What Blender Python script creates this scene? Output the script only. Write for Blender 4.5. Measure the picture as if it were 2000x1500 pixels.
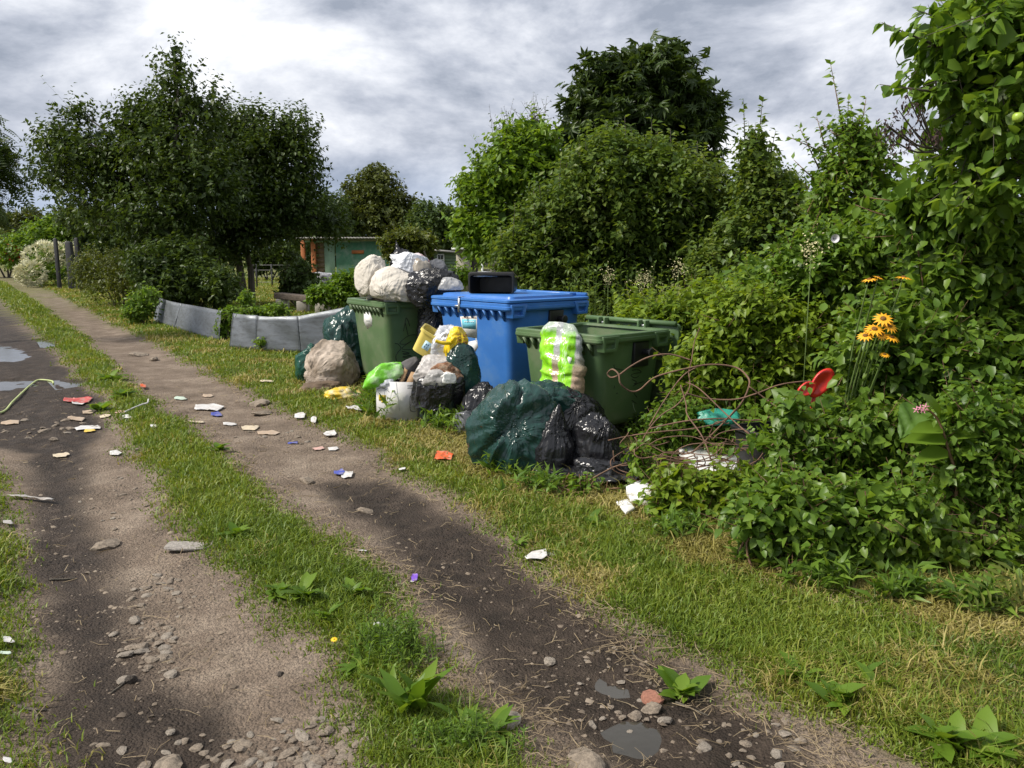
import bpy, bmesh, math, random
import numpy as np
from mathutils import Vector, Matrix, noise as mn
R = math.radians
random.seed(7); rng = np.random.default_rng(7)
sc = bpy.context.scene
for o in list(bpy.data.objects): bpy.data.objects.remove(o)
col = sc.collection

# ------------------------------------------------------------ camera
CAMH, PITCH, F = 1.6, math.atan(250/1540), 1540.0
cam = bpy.data.cameras.new('camera'); camo = bpy.data.objects.new('camera', cam); col.objects.link(camo)
camo.location = (0, 0, CAMH); camo.rotation_euler = (math.pi/2-PITCH, 0, 0)
cam.sensor_width = 36; cam.lens = 36*F/2000; cam.clip_start = .05; cam.clip_end = 3000
sc.camera = camo
# ------------------------------------------------------------ world
SUN_AZ, SUN_EL = R(-106), R(46)          # azimuth from +Y, clockwise
w = bpy.data.worlds.new('World'); sc.world = w; w.use_nodes = True
wt = w.node_tree; wt.nodes.clear()
def N(t, typ, **kw):
    n = t.nodes.new(typ)
    for k, v in kw.items(): setattr(n, k, v)
    return n
def L(t, a, b): t.links.new(a, b)
def math_(t, op, a, b=None, clamp=False):
    n = N(t, 'ShaderNodeMath', operation=op, use_clamp=clamp)
    for i, v in enumerate((a, b)):
        if v is None: continue
        if isinstance(v, (int, float)): n.inputs[i].default_value = v
        else: L(t, v, n.inputs[i])
    return n.outputs[0]
def ramp(t, fac, stops, interp='LINEAR'):
    n = N(t, 'ShaderNodeValToRGB'); cr = n.color_ramp; cr.interpolation = interp
    while len(cr.elements) < len(stops): cr.elements.new(.5)
    for e, (p, c) in zip(cr.elements, stops):
        e.position = p; e.color = (*c, 1) if len(c) == 3 else c
    L(t, fac, n.inputs[0]); return n.outputs[0]
def mixc(t, fac, a, b, mode='MIX'):
    n = N(t, 'ShaderNodeMix', data_type='RGBA', blend_type=mode)
    for i, v in ((0, fac), (6, a), (7, b)):
        if isinstance(v, (int, float)): n.inputs[i].default_value = v
        elif isinstance(v, tuple): n.inputs[i].default_value = (*v, 1)
        else: L(t, v, n.inputs[i])
    return n.outputs[2]
tc = N(wt, 'ShaderNodeTexCoord'); sep = N(wt, 'ShaderNodeSeparateXYZ'); L(wt, tc.outputs['Generated'], sep.inputs[0])
cmb = N(wt, 'ShaderNodeVectorMath', operation='MULTIPLY'); L(wt, tc.outputs['Generated'], cmb.inputs[0]); cmb.inputs[1].default_value = (1, 1, 2.1)
def cloud(off, scale, detail=9, rough=.56, dist=.35):
    mp = N(wt, 'ShaderNodeMapping'); mp.inputs[1].default_value = off; L(wt, cmb.outputs[0], mp.inputs[0])
    n = N(wt, 'ShaderNodeTexNoise'); n.inputs['Scale'].default_value = scale; n.inputs['Detail'].default_value = detail
    n.inputs['Roughness'].default_value = rough; n.inputs['Distortion'].default_value = dist
    L(wt, mp.outputs[0], n.inputs['Vector']); return n.outputs[0]
CO = (3.1, 1.7, 0.0)
c1 = cloud(CO, 3.4, 12, .60, .25); c2 = cloud((CO[0]+.03, CO[1]-.02, CO[2]+.09), 3.4, 12, .60, .25); c3 = cloud((8.3, 4.1, 2.0), 1.9, 5, .5, .2)
relief = math_(wt, 'MULTIPLY', math_(wt, 'SUBTRACT', c1, c2), 2.0)
big = math_(wt, 'MULTIPLY', math_(wt, 'SUBTRACT', c3, .5), 2.0)
val = math_(wt, 'ADD', math_(wt, 'ADD', relief, big), math_(wt, 'ADD', math_(wt, 'MULTIPLY', math_(wt, 'SUBTRACT', c1, .5), .9), .42), clamp=True)
ccol = ramp(wt, val, [(.05, (.16, .18, .22)), (.32, (.25, .268, .31)), (.56, (.345, .36, .395)), (.78, (.435, .445, .47)), (.95, (.54, .54, .55))])
lowf = N(wt, 'ShaderNodeMapRange'); lowf.inputs[1].default_value = .02; lowf.inputs[2].default_value = .145
lowf.inputs[3].default_value = .82; lowf.inputs[4].default_value = 0.0; lowf.interpolation_type = 'SMOOTHSTEP'
L(wt, sep.outputs[2], lowf.inputs[0])
ccol = mixc(wt, lowf.outputs[0], ccol, (.19, .235, .32))
sky = N(wt, 'ShaderNodeTexSky', sky_type='NISHITA', sun_disc=False, sun_elevation=SUN_EL, sun_rotation=SUN_AZ)
bg1 = N(wt, 'ShaderNodeBackground'); bg1.inputs[1].default_value = .09; L(wt, sky.outputs[0], bg1.inputs[0])
bg2 = N(wt, 'ShaderNodeBackground'); bg2.inputs[1].default_value = 1.0; L(wt, ccol, bg2.inputs[0])
cover = ramp(wt, c1, [(.16, (0, 0, 0)), (.26, (1, 1, 1))])
mx = N(wt, 'ShaderNodeMixShader'); L(wt, cover, mx.inputs[0]); L(wt, bg1.outputs[0], mx.inputs[1]); L(wt, bg2.outputs[0], mx.inputs[2])
L(wt, mx.outputs[0], N(wt, 'ShaderNodeOutputWorld').inputs[0])
# ------------------------------------------------------------ sun, exposure
sl = bpy.data.lights.new('sun', 'SUN'); sl.energy = 2.5; sl.angle = R(14); sl.color = (1, .94, .84)
so = bpy.data.objects.new('sun', sl); col.objects.link(so); so.location = (-20, -5, 30)
sd = Vector((math.sin(SUN_AZ)*math.cos(SUN_EL), math.cos(SUN_AZ)*math.cos(SUN_EL), math.sin(SUN_EL)))
so.rotation_euler = sd.to_track_quat('Z', 'Y').to_euler()
sc.view_settings.view_transform = 'Standard'; sc.view_settings.look = 'None'
sc.view_settings.gamma = 1; sc.view_settings.use_curve_mapping = False
sc.view_settings.exposure = 1.2
sc.render.engine = 'CYCLES'

# ------------------------------------------------------------ helpers
SP, CP = math.sin(PITCH), math.cos(PITCH)
def ray(px, py):
    u, v = (px-1000)/F, (py-750)/F
    return u, CP-v*SP, -SP-v*CP
def G(px, py, z=0.0):                       # pixel -> point on the ground at height z
    a, b, c = ray(px, py); t = (z-CAMH)/c
    return (a*t, b*t, z)
def P(px, py, d):                           # pixel -> point at forward distance d
    a, b, c = ray(px, py); t = d/b
    return (a*t, d, CAMH+c*t)
def GY(py): return G(1000, py)[1]
def nrm(a): return a/np.maximum(np.linalg.norm(a, axis=-1, keepdims=True), 1e-9)
def fbm(x, y, sc_=1.0, oct_=4, seed=0):     # vectorised value noise, about -1..1
    out = np.zeros_like(x, dtype=float); amp = 1.0; tot = 0
    for o in range(oct_):
        X, Y = x*sc_+seed*17.3+o*5.1, y*sc_-seed*9.7+o*3.3
        xi, yi = np.floor(X).astype(np.int64), np.floor(Y).astype(np.int64); xf, yf = X-xi, Y-yi
        xf = xf*xf*(3-2*xf); yf = yf*yf*(3-2*yf)
        def h(a, b):
            k = (a*374761393+b*668265263+seed*1442695) & 0x7fffffff
            k = ((k ^ (k >> 13))*1274126177) & 0x7fffffff
            return ((k ^ (k >> 16)) & 0xffff)/32767.5-1
        out += amp*((h(xi, yi)*(1-xf)+h(xi+1, yi)*xf)*(1-yf)+(h(xi, yi+1)*(1-xf)+h(xi+1, yi+1)*xf)*yf)
        tot += amp; amp *= .5; sc_ *= 2.03
    return out/tot
def sdf(poly, x, y):                        # signed distance, positive inside
    poly = np.array(poly); d = np.full(x.shape, 1e9); ins = np.zeros(x.shape, bool)
    for (x0, y0), (x1, y1) in zip(poly, np.roll(poly, -1, 0)):
        ex, ey = x1-x0, y1-y0; t = np.clip(((x-x0)*ex+(y-y0)*ey)/max(ex*ex+ey*ey, 1e-12), 0, 1)
        d = np.minimum(d, np.hypot(x-x0-ex*t, y-y0-ey*t))
        c = (y0 > y) != (y1 > y)
        with np.errstate(divide='ignore', invalid='ignore'):
            ins ^= c & (x < ex*(y-y0)/(ey if ey else 1e-12)+x0)
    return np.where(ins, d, -d)
def sstep(a, b, x): t = np.clip((x-a)/(b-a), 0, 1); return t*t*(3-2*t)

def new_mesh(name, V, faces, mats=None, smooth=False, attrs=None, midx=None):
    V = np.asarray(V, dtype=np.float32); me = bpy.data.meshes.new(name)
    if isinstance(faces, np.ndarray): faces = [faces]
    if isinstance(faces, list) and faces and not isinstance(faces[0], np.ndarray):
        by = {}; order = []
        flat = [i for f in faces for i in f]; tot = [len(f) for f in faces]
        flat = np.array(flat, np.int32); tot = np.array(tot, np.int32)
    else:
        flat = np.concatenate([f.ravel() for f in faces]).astype(np.int32)
        tot = np.concatenate([np.full(len(f), f.shape[1], np.int32) for f in faces])
    me.vertices.add(len(V)); me.vertices.foreach_set('co', V.ravel())
    me.loops.add(len(flat)); me.loops.foreach_set('vertex_index', flat)
    me.polygons.add(len(tot)); st = np.zeros(len(tot), np.int32); st[1:] = np.cumsum(tot)[:-1]
    me.polygons.foreach_set('loop_start', st); me.polygons.foreach_set('loop_total', tot)
    if smooth: me.polygons.foreach_set('use_smooth', np.ones(len(tot), bool))
    if midx is not None: me.polygons.foreach_set('material_index', np.asarray(midx, np.int32))
    for k, a in (attrs or {}).items():
        at = me.attributes.new(k, 'FLOAT', 'POINT'); at.data.foreach_set('value', np.asarray(a, np.float32))
    for m in (mats if isinstance(mats, (list, tuple)) else [mats]):
        if m: me.materials.append(m)
    me.update(calc_edges=True); me.validate(); return me
def tag(o, label=None, cat=None, group=None, kind=None):
    if label: o['label'] = label
    if cat: o['category'] = cat
    if group: o['group'] = group
    if kind: o['kind'] = kind
    return o
def link(name, me, parent=None, loc=(0, 0, 0), rot=(0, 0, 0), scale=None):
    o = bpy.data.objects.new(name, me); col.objects.link(o); o.location = loc; o.rotation_euler = rot
    if scale is not None: o.scale = scale if hasattr(scale, '__len__') else (scale,)*3
    if parent: o.parent = parent
    return o
def thing(name, label, cat, loc=(0, 0, 0), rz=0, group=None):
    o = link(name, None, None, loc, (0, 0, rz)); o.empty_display_size = .1
    return tag(o, label, cat, group)
class MB:                                   # small mesh builder
    def __init__(s): s.v = []; s.f = []; s.m = []
    def add(s, V, Fs, m=0):
        b = len(s.v); s.v += [tuple(map(float, p)) for p in V]; s.f += [tuple(i+b for i in f) for f in Fs]; s.m += [m]*len(Fs); return s
    def box(s, c, d, m=0, rot=None):
        x, y, z = d[0]/2, d[1]/2, d[2]/2
        V = [Vector((sx*x, sy*y, sz*z)) for sz in (-1, 1) for sy in (-1, 1) for sx in (-1, 1)]
        if rot is not None: V = [rot @ p for p in V]
        V = [p+Vector(c) for p in V]
        return s.add(V, [(0, 2, 3, 1), (4, 5, 7, 6), (0, 1, 5, 4), (2, 6, 7, 3), (0, 4, 6, 2), (1, 3, 7, 5)], m)
    def loft(s, rings, cap0=True, cap1=True, m=0, closed=True):
        n = len(rings[0]); V = [p for r in rings for p in r]; Fs = []
        for k in range(len(rings)-1):
            for i in range(n if closed else n-1):
                j = (i+1) % n; Fs.append((k*n+i, k*n+j, (k+1)*n+j, (k+1)*n+i))
        if cap0: Fs.append(tuple(reversed(range(n))))
        if cap1: Fs.append(tuple((len(rings)-1)*n+i for i in range(n)))
        return s.add(V, Fs, m)
    def tube(s, pts, r, n=6, m=0, cap=True):
        pts = [Vector(p) for p in pts]; rs = r if hasattr(r, '__len__') else [r]*len(pts); rings = []
        up = Vector((0, 0, 1)); prev = None
        for i, p in enumerate(pts):
            d = (pts[min(i+1, len(pts)-1)]-pts[max(i-1, 0)]).normalized()
            if prev is None: a = d.cross(up if abs(d.z) < .95 else Vector((1, 0, 0))).normalized()
            else:
                a = prev-d*prev.dot(d); a = a.normalized() if a.length > 1e-6 else d.orthogonal().normalized()
            b = d.cross(a); prev = a
            rings.append([p+(a*math.cos(t)+b*math.sin(t))*rs[i] for t in [2*math.pi*k/n for k in range(n)]])
        return s.loft(rings, cap, cap, m)
    def build(s, name, mats, parent=None, smooth=False, loc=(0, 0, 0), rot=(0, 0, 0), bevel=0, auto=None):
        me = new_mesh(name, np.array(s.v), s.f, mats, smooth, midx=s.m)
        o = link(name, me, parent, loc, rot)
        if bevel:
            b = o.modifiers.new('bevel', 'BEVEL'); b.width = bevel; b.segments = 2; b.limit_method = 'ANGLE'; b.angle_limit = R(40)
        if auto is not None: me.polygons.foreach_set('use_smooth', np.ones(len(me.polygons), bool)); me.set_sharp_from_angle(angle=R(auto))
        return o
# ------------------------------------------------------------ materials
def mat(name, base=(.5, .5, .5), rough=.6, var=.25, vs=4.0, bump=.0, bs=40.0, metal=0, spec=.5, dirt=None, dirt_amt=.4, ds=3.0, coat=0, stretch=None, alpha=1, trans=0, sub=0):
    m = bpy.data.materials.new(name); m.use_nodes = True; t = m.node_tree; b = t.nodes['Principled BSDF']
    co = N(t, 'ShaderNodeTexCoord').outputs['Object']
    if stretch:
        mp = N(t, 'ShaderNodeMapping'); mp.inputs[3].default_value = stretch; L(t, co, mp.inputs[0]); co = mp.outputs[0]
    def noi(s, d=4, r=.55):
        n = N(t, 'ShaderNodeTexNoise'); n.inputs['Scale'].default_value = s; n.inputs['Detail'].default_value = d; n.inputs['Roughness'].default_value = r
        L(t, co, n.inputs['Vector']); return n.outputs[0]
    n1 = noi(vs, 6)
    lo, hi = tuple(c*(1-var) for c in base), tuple(min(c*(1+var), .95) for c in base)
    c = ramp(t, n1, [(.3, lo), (.7, hi)])
    if dirt:
        f = ramp(t, noi(ds, 8, .65), [(.62-dirt_amt*.4, (0, 0, 0)), (.80-dirt_amt*.25, (1, 1, 1))]); c = mixc(t, f, c, dirt)
    L(t, c, b.inputs['Base Color']); b.inputs['Metallic'].default_value = metal
    b.inputs['Specular IOR Level'].default_value = spec
    rr = N(t, 'ShaderNodeMapRange'); rr.inputs[3].default_value = max(rough-.12, .02); rr.inputs[4].default_value = min(rough+.14, 1)
    L(t, noi(vs*2.3), rr.inputs[0]); L(t, rr.outputs[0], b.inputs['Roughness'])
    if coat: b.inputs['Coat Weight'].default_value = coat
    if alpha < 1: b.inputs['Alpha'].default_value = alpha
    if trans: b.inputs['Transmission Weight'].default_value = trans
    if bump:
        bp = N(t, 'ShaderNodeBump'); bp.inputs['Strength'].default_value = bump; bp.inputs['Distance'].default_value = .02
        L(t, noi(bs, 6, .6), bp.inputs['Height']); L(t, bp.outputs[0], b.inputs['Normal'])
    return m
def leafmat(name, stops, trans=.4, rough=.45, patch=None, ps=.6):
    m = bpy.data.materials.new(name); m.use_nodes = True; t = m.node_tree; t.nodes.clear()
    g = N(t, 'ShaderNodeNewGeometry'); co = N(t, 'ShaderNodeTexCoord').outputs['Object']
    n = N(t, 'ShaderNodeTexNoise'); n.inputs['Scale'].default_value = ps; n.inputs['Detail'].default_value = 3; L(t, co, n.inputs['Vector'])
    f = math_(t, 'ADD', math_(t, 'MULTIPLY', g.outputs['Random Per Island'], .55), math_(t, 'MULTIPLY', math_(t, 'SUBTRACT', n.outputs[0], .28), 1.0), True)
    k = len(stops)-1
    c = ramp(t, f, [(i/k, s) for i, s in enumerate(stops)])
    b = N(t, 'ShaderNodeBsdfPrincipled'); L(t, c, b.inputs['Base Color']); b.inputs['Roughness'].default_value = rough; b.inputs['Specular IOR Level'].default_value = .35
    tr = N(t, 'ShaderNodeBsdfTranslucent'); L(t, mixc(t, 1.0, c, (1.25, 1.15, .55), 'MULTIPLY'), tr.inputs[0])
    mx = N(t, 'ShaderNodeMixShader'); mx.inputs[0].default_value = trans
    L(t, b.outputs[0], mx.inputs[1]); L(t, tr.outputs[0], mx.inputs[2]); L(t, mx.outputs[0], N(t, 'ShaderNodeOutputMaterial').inputs[0])
    return m
# ------------------------------------------------------------ leaf scattering (vectorised)
def fold_leaf(w=.5, cup=.12, droop=.15):      # ovate leaf, 8 triangles: x across, y along, z normal
    ys = [0, .3, .68, 1]; V = [(0, 0, 0)]
    for y, ww in ((.3, w*.5), (.68, w*.38)):
        z = -droop*y*y; V += [(-ww, y, z+cup*ww), (0, y, z), (ww, y, z+cup*ww)]
    V.append((0, 1, -droop))
    Fs = [(0, 2, 1), (0, 3, 2), (1, 2, 5), (1, 5, 4), (2, 3, 6), (2, 6, 5), (4, 5, 7), (5, 6, 7)]
    return np.array(V, float), np.array(Fs)
def diamond_leaf(w=.5, cup=.2, droop=.1):     # 2 triangles folded on the midrib
    return np.array([(0, 0, 0), (-w/2, .45, cup*w/2), (0, 1, -droop), (w/2, .45, cup*w/2)], float), np.array([(0, 2, 1), (0, 3, 2)])
def tri4_leaf(w=.5, cup=.25, droop=.12):      # 4 triangles
    return np.array([(0, 0, 0), (-w/2, .4, cup*w/2), (0, .45, 0), (w/2, .4, cup*w/2), (0, 1, -droop)], float), np.array([(0, 2, 1), (0, 3, 2), (1, 2, 4), (2, 3, 4)])
def palm_leaf(k=5, w=.3, spread=75):
    V, Fs = [], []
    for i in range(k):
        a = R(-spread+2*spread*i/(k-1)); l = 1-.25*abs(i-(k-1)/2)/((k-1)/2); c, s = math.cos(a), math.sin(a)
        tv, tf = diamond_leaf(w, .2, .22); b = len(V)
        for x, y, z in tv: x *= l; y *= l; V.append((x*c+y*s, y*c-x*s, z*l))
        Fs += [tuple(i_+b for i_ in f) for f in tf]
    return np.array(V), np.array(Fs)
def pinnate_leaf(k=6, w=.16):
    V, Fs = [], []
    for i in range(k):
        for sgn in (-1, 1):
            tv, tf = diamond_leaf(w*2.2, .2, .15); b = len(V); l = .42*(1-.4*i/k); a = R(62*sgn)
            for x, y, z in tv: x, y = x*l, y*l; V.append((x*math.cos(a)+y*math.sin(a), .12+i*.15+y*math.cos(a)-x*math.sin(a), z*l-.15*(i/k)**2))
            Fs += [tuple(q+b for q in f) for f in tf]
    return np.array(V), np.array(Fs)
def scatter(tmpl, pos, d, n, s):
    T, Fs = tmpl; d = nrm(d); sx = nrm(np.cross(d, n)); n2 = np.cross(sx, d); s = np.asarray(s)[:, None, None]
    V = pos[:, None, :]+s*(T[None, :, 0:1]*sx[:, None, :]+T[None, :, 1:2]*d[:, None, :]+T[None, :, 2:3]*n2[:, None, :])
    Fa = Fs[None]+(np.arange(len(pos))*len(T))[:, None, None]
    return V.reshape(-1, 3), Fa.reshape(-1, Fs.shape[1])
def twig_leaves(starts, dirs, lens, per, tmpl, size, droop=.5, spread=.9, jit=.35, curve=.25, rg=rng):
    """alternate leaves along curved twigs"""
    n = len(starts); t = (np.arange(per)+.5)/per
    tt = np.clip(t[None]+rg.normal(0, .3/per, (n, per)), .05, 1.0)
    d = nrm(dirs); p = starts[:, None]+d[:, None]*(lens[:, None]*tt)[..., None]
    p[..., 2] += -curve*(lens[:, None]*tt**2)*.6
    rv = nrm(rg.normal(0, 1, (n, per, 3))); side = nrm(np.cross(np.repeat(d[:, None], per, 1), rv))
    ld = nrm(d[:, None]*(1-spread*.6)+side*spread+rg.normal(0, jit, (n, per, 3))*.6+np.array([0, 0, -droop*.6]))
    up = np.array([0, 0, 1.0])+rg.normal(0, .45, (n, per, 3))
    sz = size*rg.uniform(.5, 1.4, (n, per))*(1-.25*tt)
    return scatter(tmpl, p.reshape(-1, 3), ld.reshape(-1, 3), up.reshape(-1, 3), sz.ravel())
def joinVF(lst):
    V, Fs, b = [], [], 0
    for v, f in lst: V.append(v); Fs.append(f+b); b += len(v)
    return np.concatenate(V), np.concatenate(Fs)
# ============================================================ GROUND
def gp(pts): return [G(*p)[:2] for p in pts]
RT_L = [(-60, 522), (0, 545), (75, 590), (180, 668), (258, 748), (330, 808), (420, 862), (500, 930), (600, 1008), (700, 1085), (760, 1150), (795, 1215), (850, 1290), (930, 1380), (1040, 1480), (1120, 1560), (1300, 1800)]
RT_R = [(-60, 512), (0, 526), (80, 560), (170, 605), (250, 648), (330, 688), (430, 742), (520, 786), (610, 825), (690, 860), (760, 905), (840, 960), (930, 1010), (1010, 1060), (1090, 1118), (1170, 1165), (1240, 1210), (1310, 1262), (1400, 1310), (1520, 1368), (1650, 1428), (1800, 1498), (1980, 1600), (2300, 1800)]
LT_R = [(-300, 520), (-120, 540), (0, 583), (60, 638), (110, 690), (160, 740), (212, 790), (240, 850), (268, 900), (308, 960), (330, 1010), (372, 1050), (420, 1105), (480, 1135), (520, 1180), (590, 1240), (640, 1290), (655, 1350), (700, 1410), (745, 1500), (800, 1600), (900, 1800)]
LT_L = [(-900, 535), (-500, 650), (-250, 750), (-70, 850), (2, 930), (22, 1000), (40, 1090), (30, 1180), (40, 1280), (62, 1380), (45, 1480), (30, 1600), (0, 1800)]
POLY_R = gp(RT_L)+gp(RT_R)[::-1]
POLY_L = gp(LT_R)+gp(LT_L)[::-1]
WET = [gp([(-300, 575), (0, 590), (60, 645), (115, 695), (165, 745), (205, 790), (190, 850), (150, 870), (60, 880), (-100, 850)]),
       gp([(75, 860), (150, 860), (165, 950), (185, 1050), (225, 1150), (250, 1230), (300, 1330), (420, 1400), (430, 1520), (120, 1520), (90, 1400), (110, 1250), (60, 1100), (60, 950)]),
       gp([(640, 940), (750, 930), (900, 1010), (1020, 1090), (1180, 1180), (1330, 1270), (1500, 1390), (1560, 1500), (1400, 1560), (1120, 1460), (1000, 1340), (930, 1240), (820, 1100)])]
PUD = [gp([(-160, 662), (0, 664), (45, 668), (62, 690), (30, 702), (-120, 700)]), gp([(-260, 742), (0, 735), (70, 734), (80, 748), (10, 757), (-200, 775)]),
       gp([(110, 742), (180, 740), (186, 749), (125, 756)]), gp([(75, 658), (115, 664), (118, 676), (85, 674)]), gp([(-200, 594), (0, 606), (30, 616), (-150, 622)]),
       gp([(1165, 1395), (1240, 1380), (1300, 1405), (1290, 1455), (1215, 1470), (1160, 1440)]), gp([(1120, 1290), (1170, 1285), (1260, 1320), (1215, 1345), (1150, 1330)])]
def masks(x, y):
    far = np.clip((np.hypot(x, y)-8)/30, 0, 1)
    j = fbm(x, y, 1.6, 4, 3)*.16+fbm(x, y, 7, 2, 5)*.05
    dr = sdf(POLY_R, x, y)+j; dl = sdf(POLY_L, x, y)+j
    wet = np.full(x.shape, -9.)
    for k, p in enumerate(WET): wet = np.maximum(wet, sdf(p, x, y)+fbm(x, y, 2.2, 3, 9)*.14)
    pud = np.full(x.shape, -9.)
    for p in PUD: pud = np.maximum(pud, sdf(p, x, y)+fbm(x, y, 5, 3, 11)*.05)
    return dr, dl, wet, pud
def height(x, y, m=None):
    dr, dl, wet, pud = m if m is not None else masks(x, y)
    d = np.maximum(dr, dl); near = 1/(1+(np.hypot(x, y)/14)**2)
    h = fbm(x, y, .5, 2, 21)*.02*near+.035*(1-sstep(-.25, .15, d))*1.0-.02
    ruts = sstep(.05, .35, d)
    h += ruts*near*(fbm(x, y, 9, 3, 31)*.010+fbm(x, y, 28, 2, 33)*.004)-.015*sstep(0, .5, d)
    h += near*sstep(0, .2, wet)*(fbm(x, y, 16, 3, 41)*.014-.012)
    al, ac = -.55*x+.83*y, .83*x+.55*y      # along and across the track
    h += sstep(0, .25, wet)*np.where(dl > dr, 1.0, .45)*near*(.040*fbm(ac*3.2, al*.5, 1, 2, 81)+.022*fbm(ac*9, al*1.6, 1, 2, 83))
    h -= .035*sstep(-.05, .10, pud)
    h += .02*near*fbm(x, y, 4, 3, 51)*(1-ruts)
    return h
def axis(lo, hi, step, far0, far1, g0=1.16, g1=1.16):
    a = list(np.arange(lo, hi, step)); g = step
    while a[-1] < far1: g *= g1; a.append(a[-1]+g)
    g = step; b = []
    x0 = lo
    while x0 > far0: g *= g0; x0 -= g; b.append(x0)
    return np.array(b[::-1]+a)
xs = axis(-6.6, 3.4, .050, -900, 900, 1.07); ys = axis(1.7, 11.5, .052, -60, 1200, 1.2, 1.065)
gx, gy = np.meshgrid(xs, ys); gx, gy = gx.ravel(), gy.ravel()
GM = masks(gx, gy); gh = height(gx, gy, GM)
dirtv = sstep(-.20, .02, np.maximum(GM[0], GM[1])); wetv = sstep(-.16, .08, GM[2])*sstep(-.02, .1, np.maximum(GM[0], GM[1]))
wetv = np.maximum(wetv, sstep(-.12, .02, GM[3]))
fgz = sstep(3.3, 2.6, gy)*sstep(.9, .3, gx)*np.clip(.55-.9*fbm(gx, gy, 2.4, 4, 61), 0, 1); dirtv = np.maximum(dirtv, fgz)
leftv = (GM[1] > GM[0]).astype(float)
nx, ny = len(xs), len(ys)
ii = (np.arange(ny-1)[:, None]*nx+np.arange(nx-1)[None]).ravel()
quads = np.stack([ii, ii+1, ii+1+nx, ii+nx], 1)
fd = np.maximum(GM[0], GM[1])[quads].mean(1)
def ground_material():
    m = bpy.data.materials.new('soil_and_turf'); m.use_nodes = True; t = m.node_tree; b = t.nodes['Principled BSDF']
    co = N(t, 'ShaderNodeTexCoord').outputs['Object']
    def at(n): a = N(t, 'ShaderNodeAttribute', attribute_name=n); return a.outputs['Fac']
    def noi(s, d=5, r=.6, dist=0):
        n = N(t, 'ShaderNodeTexNoise'); n.inputs['Scale'].default_value = s; n.inputs['Detail'].default_value = d; n.inputs['Roughness'].default_value = r; n.inputs['Distortion'].default_value = dist
        L(t, co, n.inputs['Vector']); return n.outputs[0]
    dry = ramp(t, noi(2.2, 8, .7), [(.30, (.120, .091, .068)), (.5, (.205, .158, .120)), (.70, (.32, .258, .20))])
    vo = N(t, 'ShaderNodeTexVoronoi'); vo.inputs['Scale'].default_value = 42; L(t, co, vo.inputs['Vector'])
    vo2 = N(t, 'ShaderNodeTexVoronoi'); vo2.inputs['Scale'].default_value = 95; L(t, co, vo2.inputs['Vector'])
    peb = math_(t, 'MULTIPLY', ramp(t, vo.outputs['Distance'], [(.22, (1, 1, 1)), (.42, (0, 0, 0))]), ramp(t, noi(1.6, 3), [(.42, (0, 0, 0)), (.62, (1, 1, 1))]))
    sepc = N(t, 'ShaderNodeSeparateColor'); L(t, vo.outputs['Color'], sepc.inputs[0])
    pc = mixc(t, .45, dry, ramp(t, sepc.outputs[0], [(0, (.18, .15, .12)), (1, (.36, .31, .25))]))
    c = mixc(t, math_(t, 'MULTIPLY', peb, .55), dry, pc)
    c = mixc(t, 1.0, c, ramp(t, noi(60, 4, .7), [(.3, (.48, .48, .48)), (.5, (.92, .92, .92)), (.7, (1.3, 1.28, 1.25))]), 'MULTIPLY')
    mud = ramp(t, noi(7, 7, .7), [(.3, (.020, .0145, .0105)), (.55, (.048, .035, .026)), (.75, (.098, .074, .055))])
    wet = at('wet'); wf = math_(t, 'MULTIPLY', wet, ramp(t, math_(t, 'ADD', noi(3.2, 6, .7), math_(t, 'MULTIPLY', wet, .25)), [(.30, (0, 0, 0)), (.52, (1, 1, 1))]))
    c = mixc(t, wf, c, mud)
    turf = ramp(t, noi(3.0, 6, .65), [(.3, (.075, .095, .020)), (.55, (.13, .155, .030)), (.75, (.22, .19, .055))])
    turf = mixc(t, ramp(t, noi(38, 4, .7), [(.35, (0, 0, 0)), (.7, (.5, .5, .5))]), turf, (.12, .085, .045))
    c = mixc(t, at('dirt'), turf, c)
    L(t, c, b.inputs['Base Color'])
    ro = N(t, 'ShaderNodeMapRange'); ro.inputs[3].default_value = .88; ro.inputs[4].default_value = .6; L(t, wf, ro.inputs[0]); L(t, ro.outputs[0], b.inputs['Roughness'])
    b.inputs['Specular IOR Level'].default_value = .2
    hgt = math_(t, 'ADD', math_(t, 'MULTIPLY', noi(34, 7, .72), .8), math_(t, 'ADD', math_(t, 'MULTIPLY', peb, .5), math_(t, 'MULTIPLY', vo2.outputs['Distance'], -.35)))
    bp = N(t, 'ShaderNodeBump'); bp.inputs['Strength'].default_value = .95; bp.inputs['Distance'].default_value = .026; L(t, hgt, bp.inputs['Height']); L(t, bp.outputs[0], b.inputs['Normal'])
    return m
GMAT = ground_material()
def sub_sheet(name, sel):
    q = quads[sel]; u, inv = np.unique(q, return_inverse=True); inv = inv.reshape(q.shape)
    me = new_mesh(name, np.stack([gx[u], gy[u], gh[u]], 1), inv, GMAT, True, dict(dirt=dirtv[u], wet=wetv[u]))
    return tag(link(name, me), kind='structure')
isR = GM[0][quads].mean(1); isL = GM[1][quads].mean(1)
ground = sub_sheet('ground', fd <= 0)
track_r = sub_sheet('dirt_track', (fd > 0) & (isR >= isL))
track_l = sub_sheet('muddy_track', (fd > 0) & (isR < isL))
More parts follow.
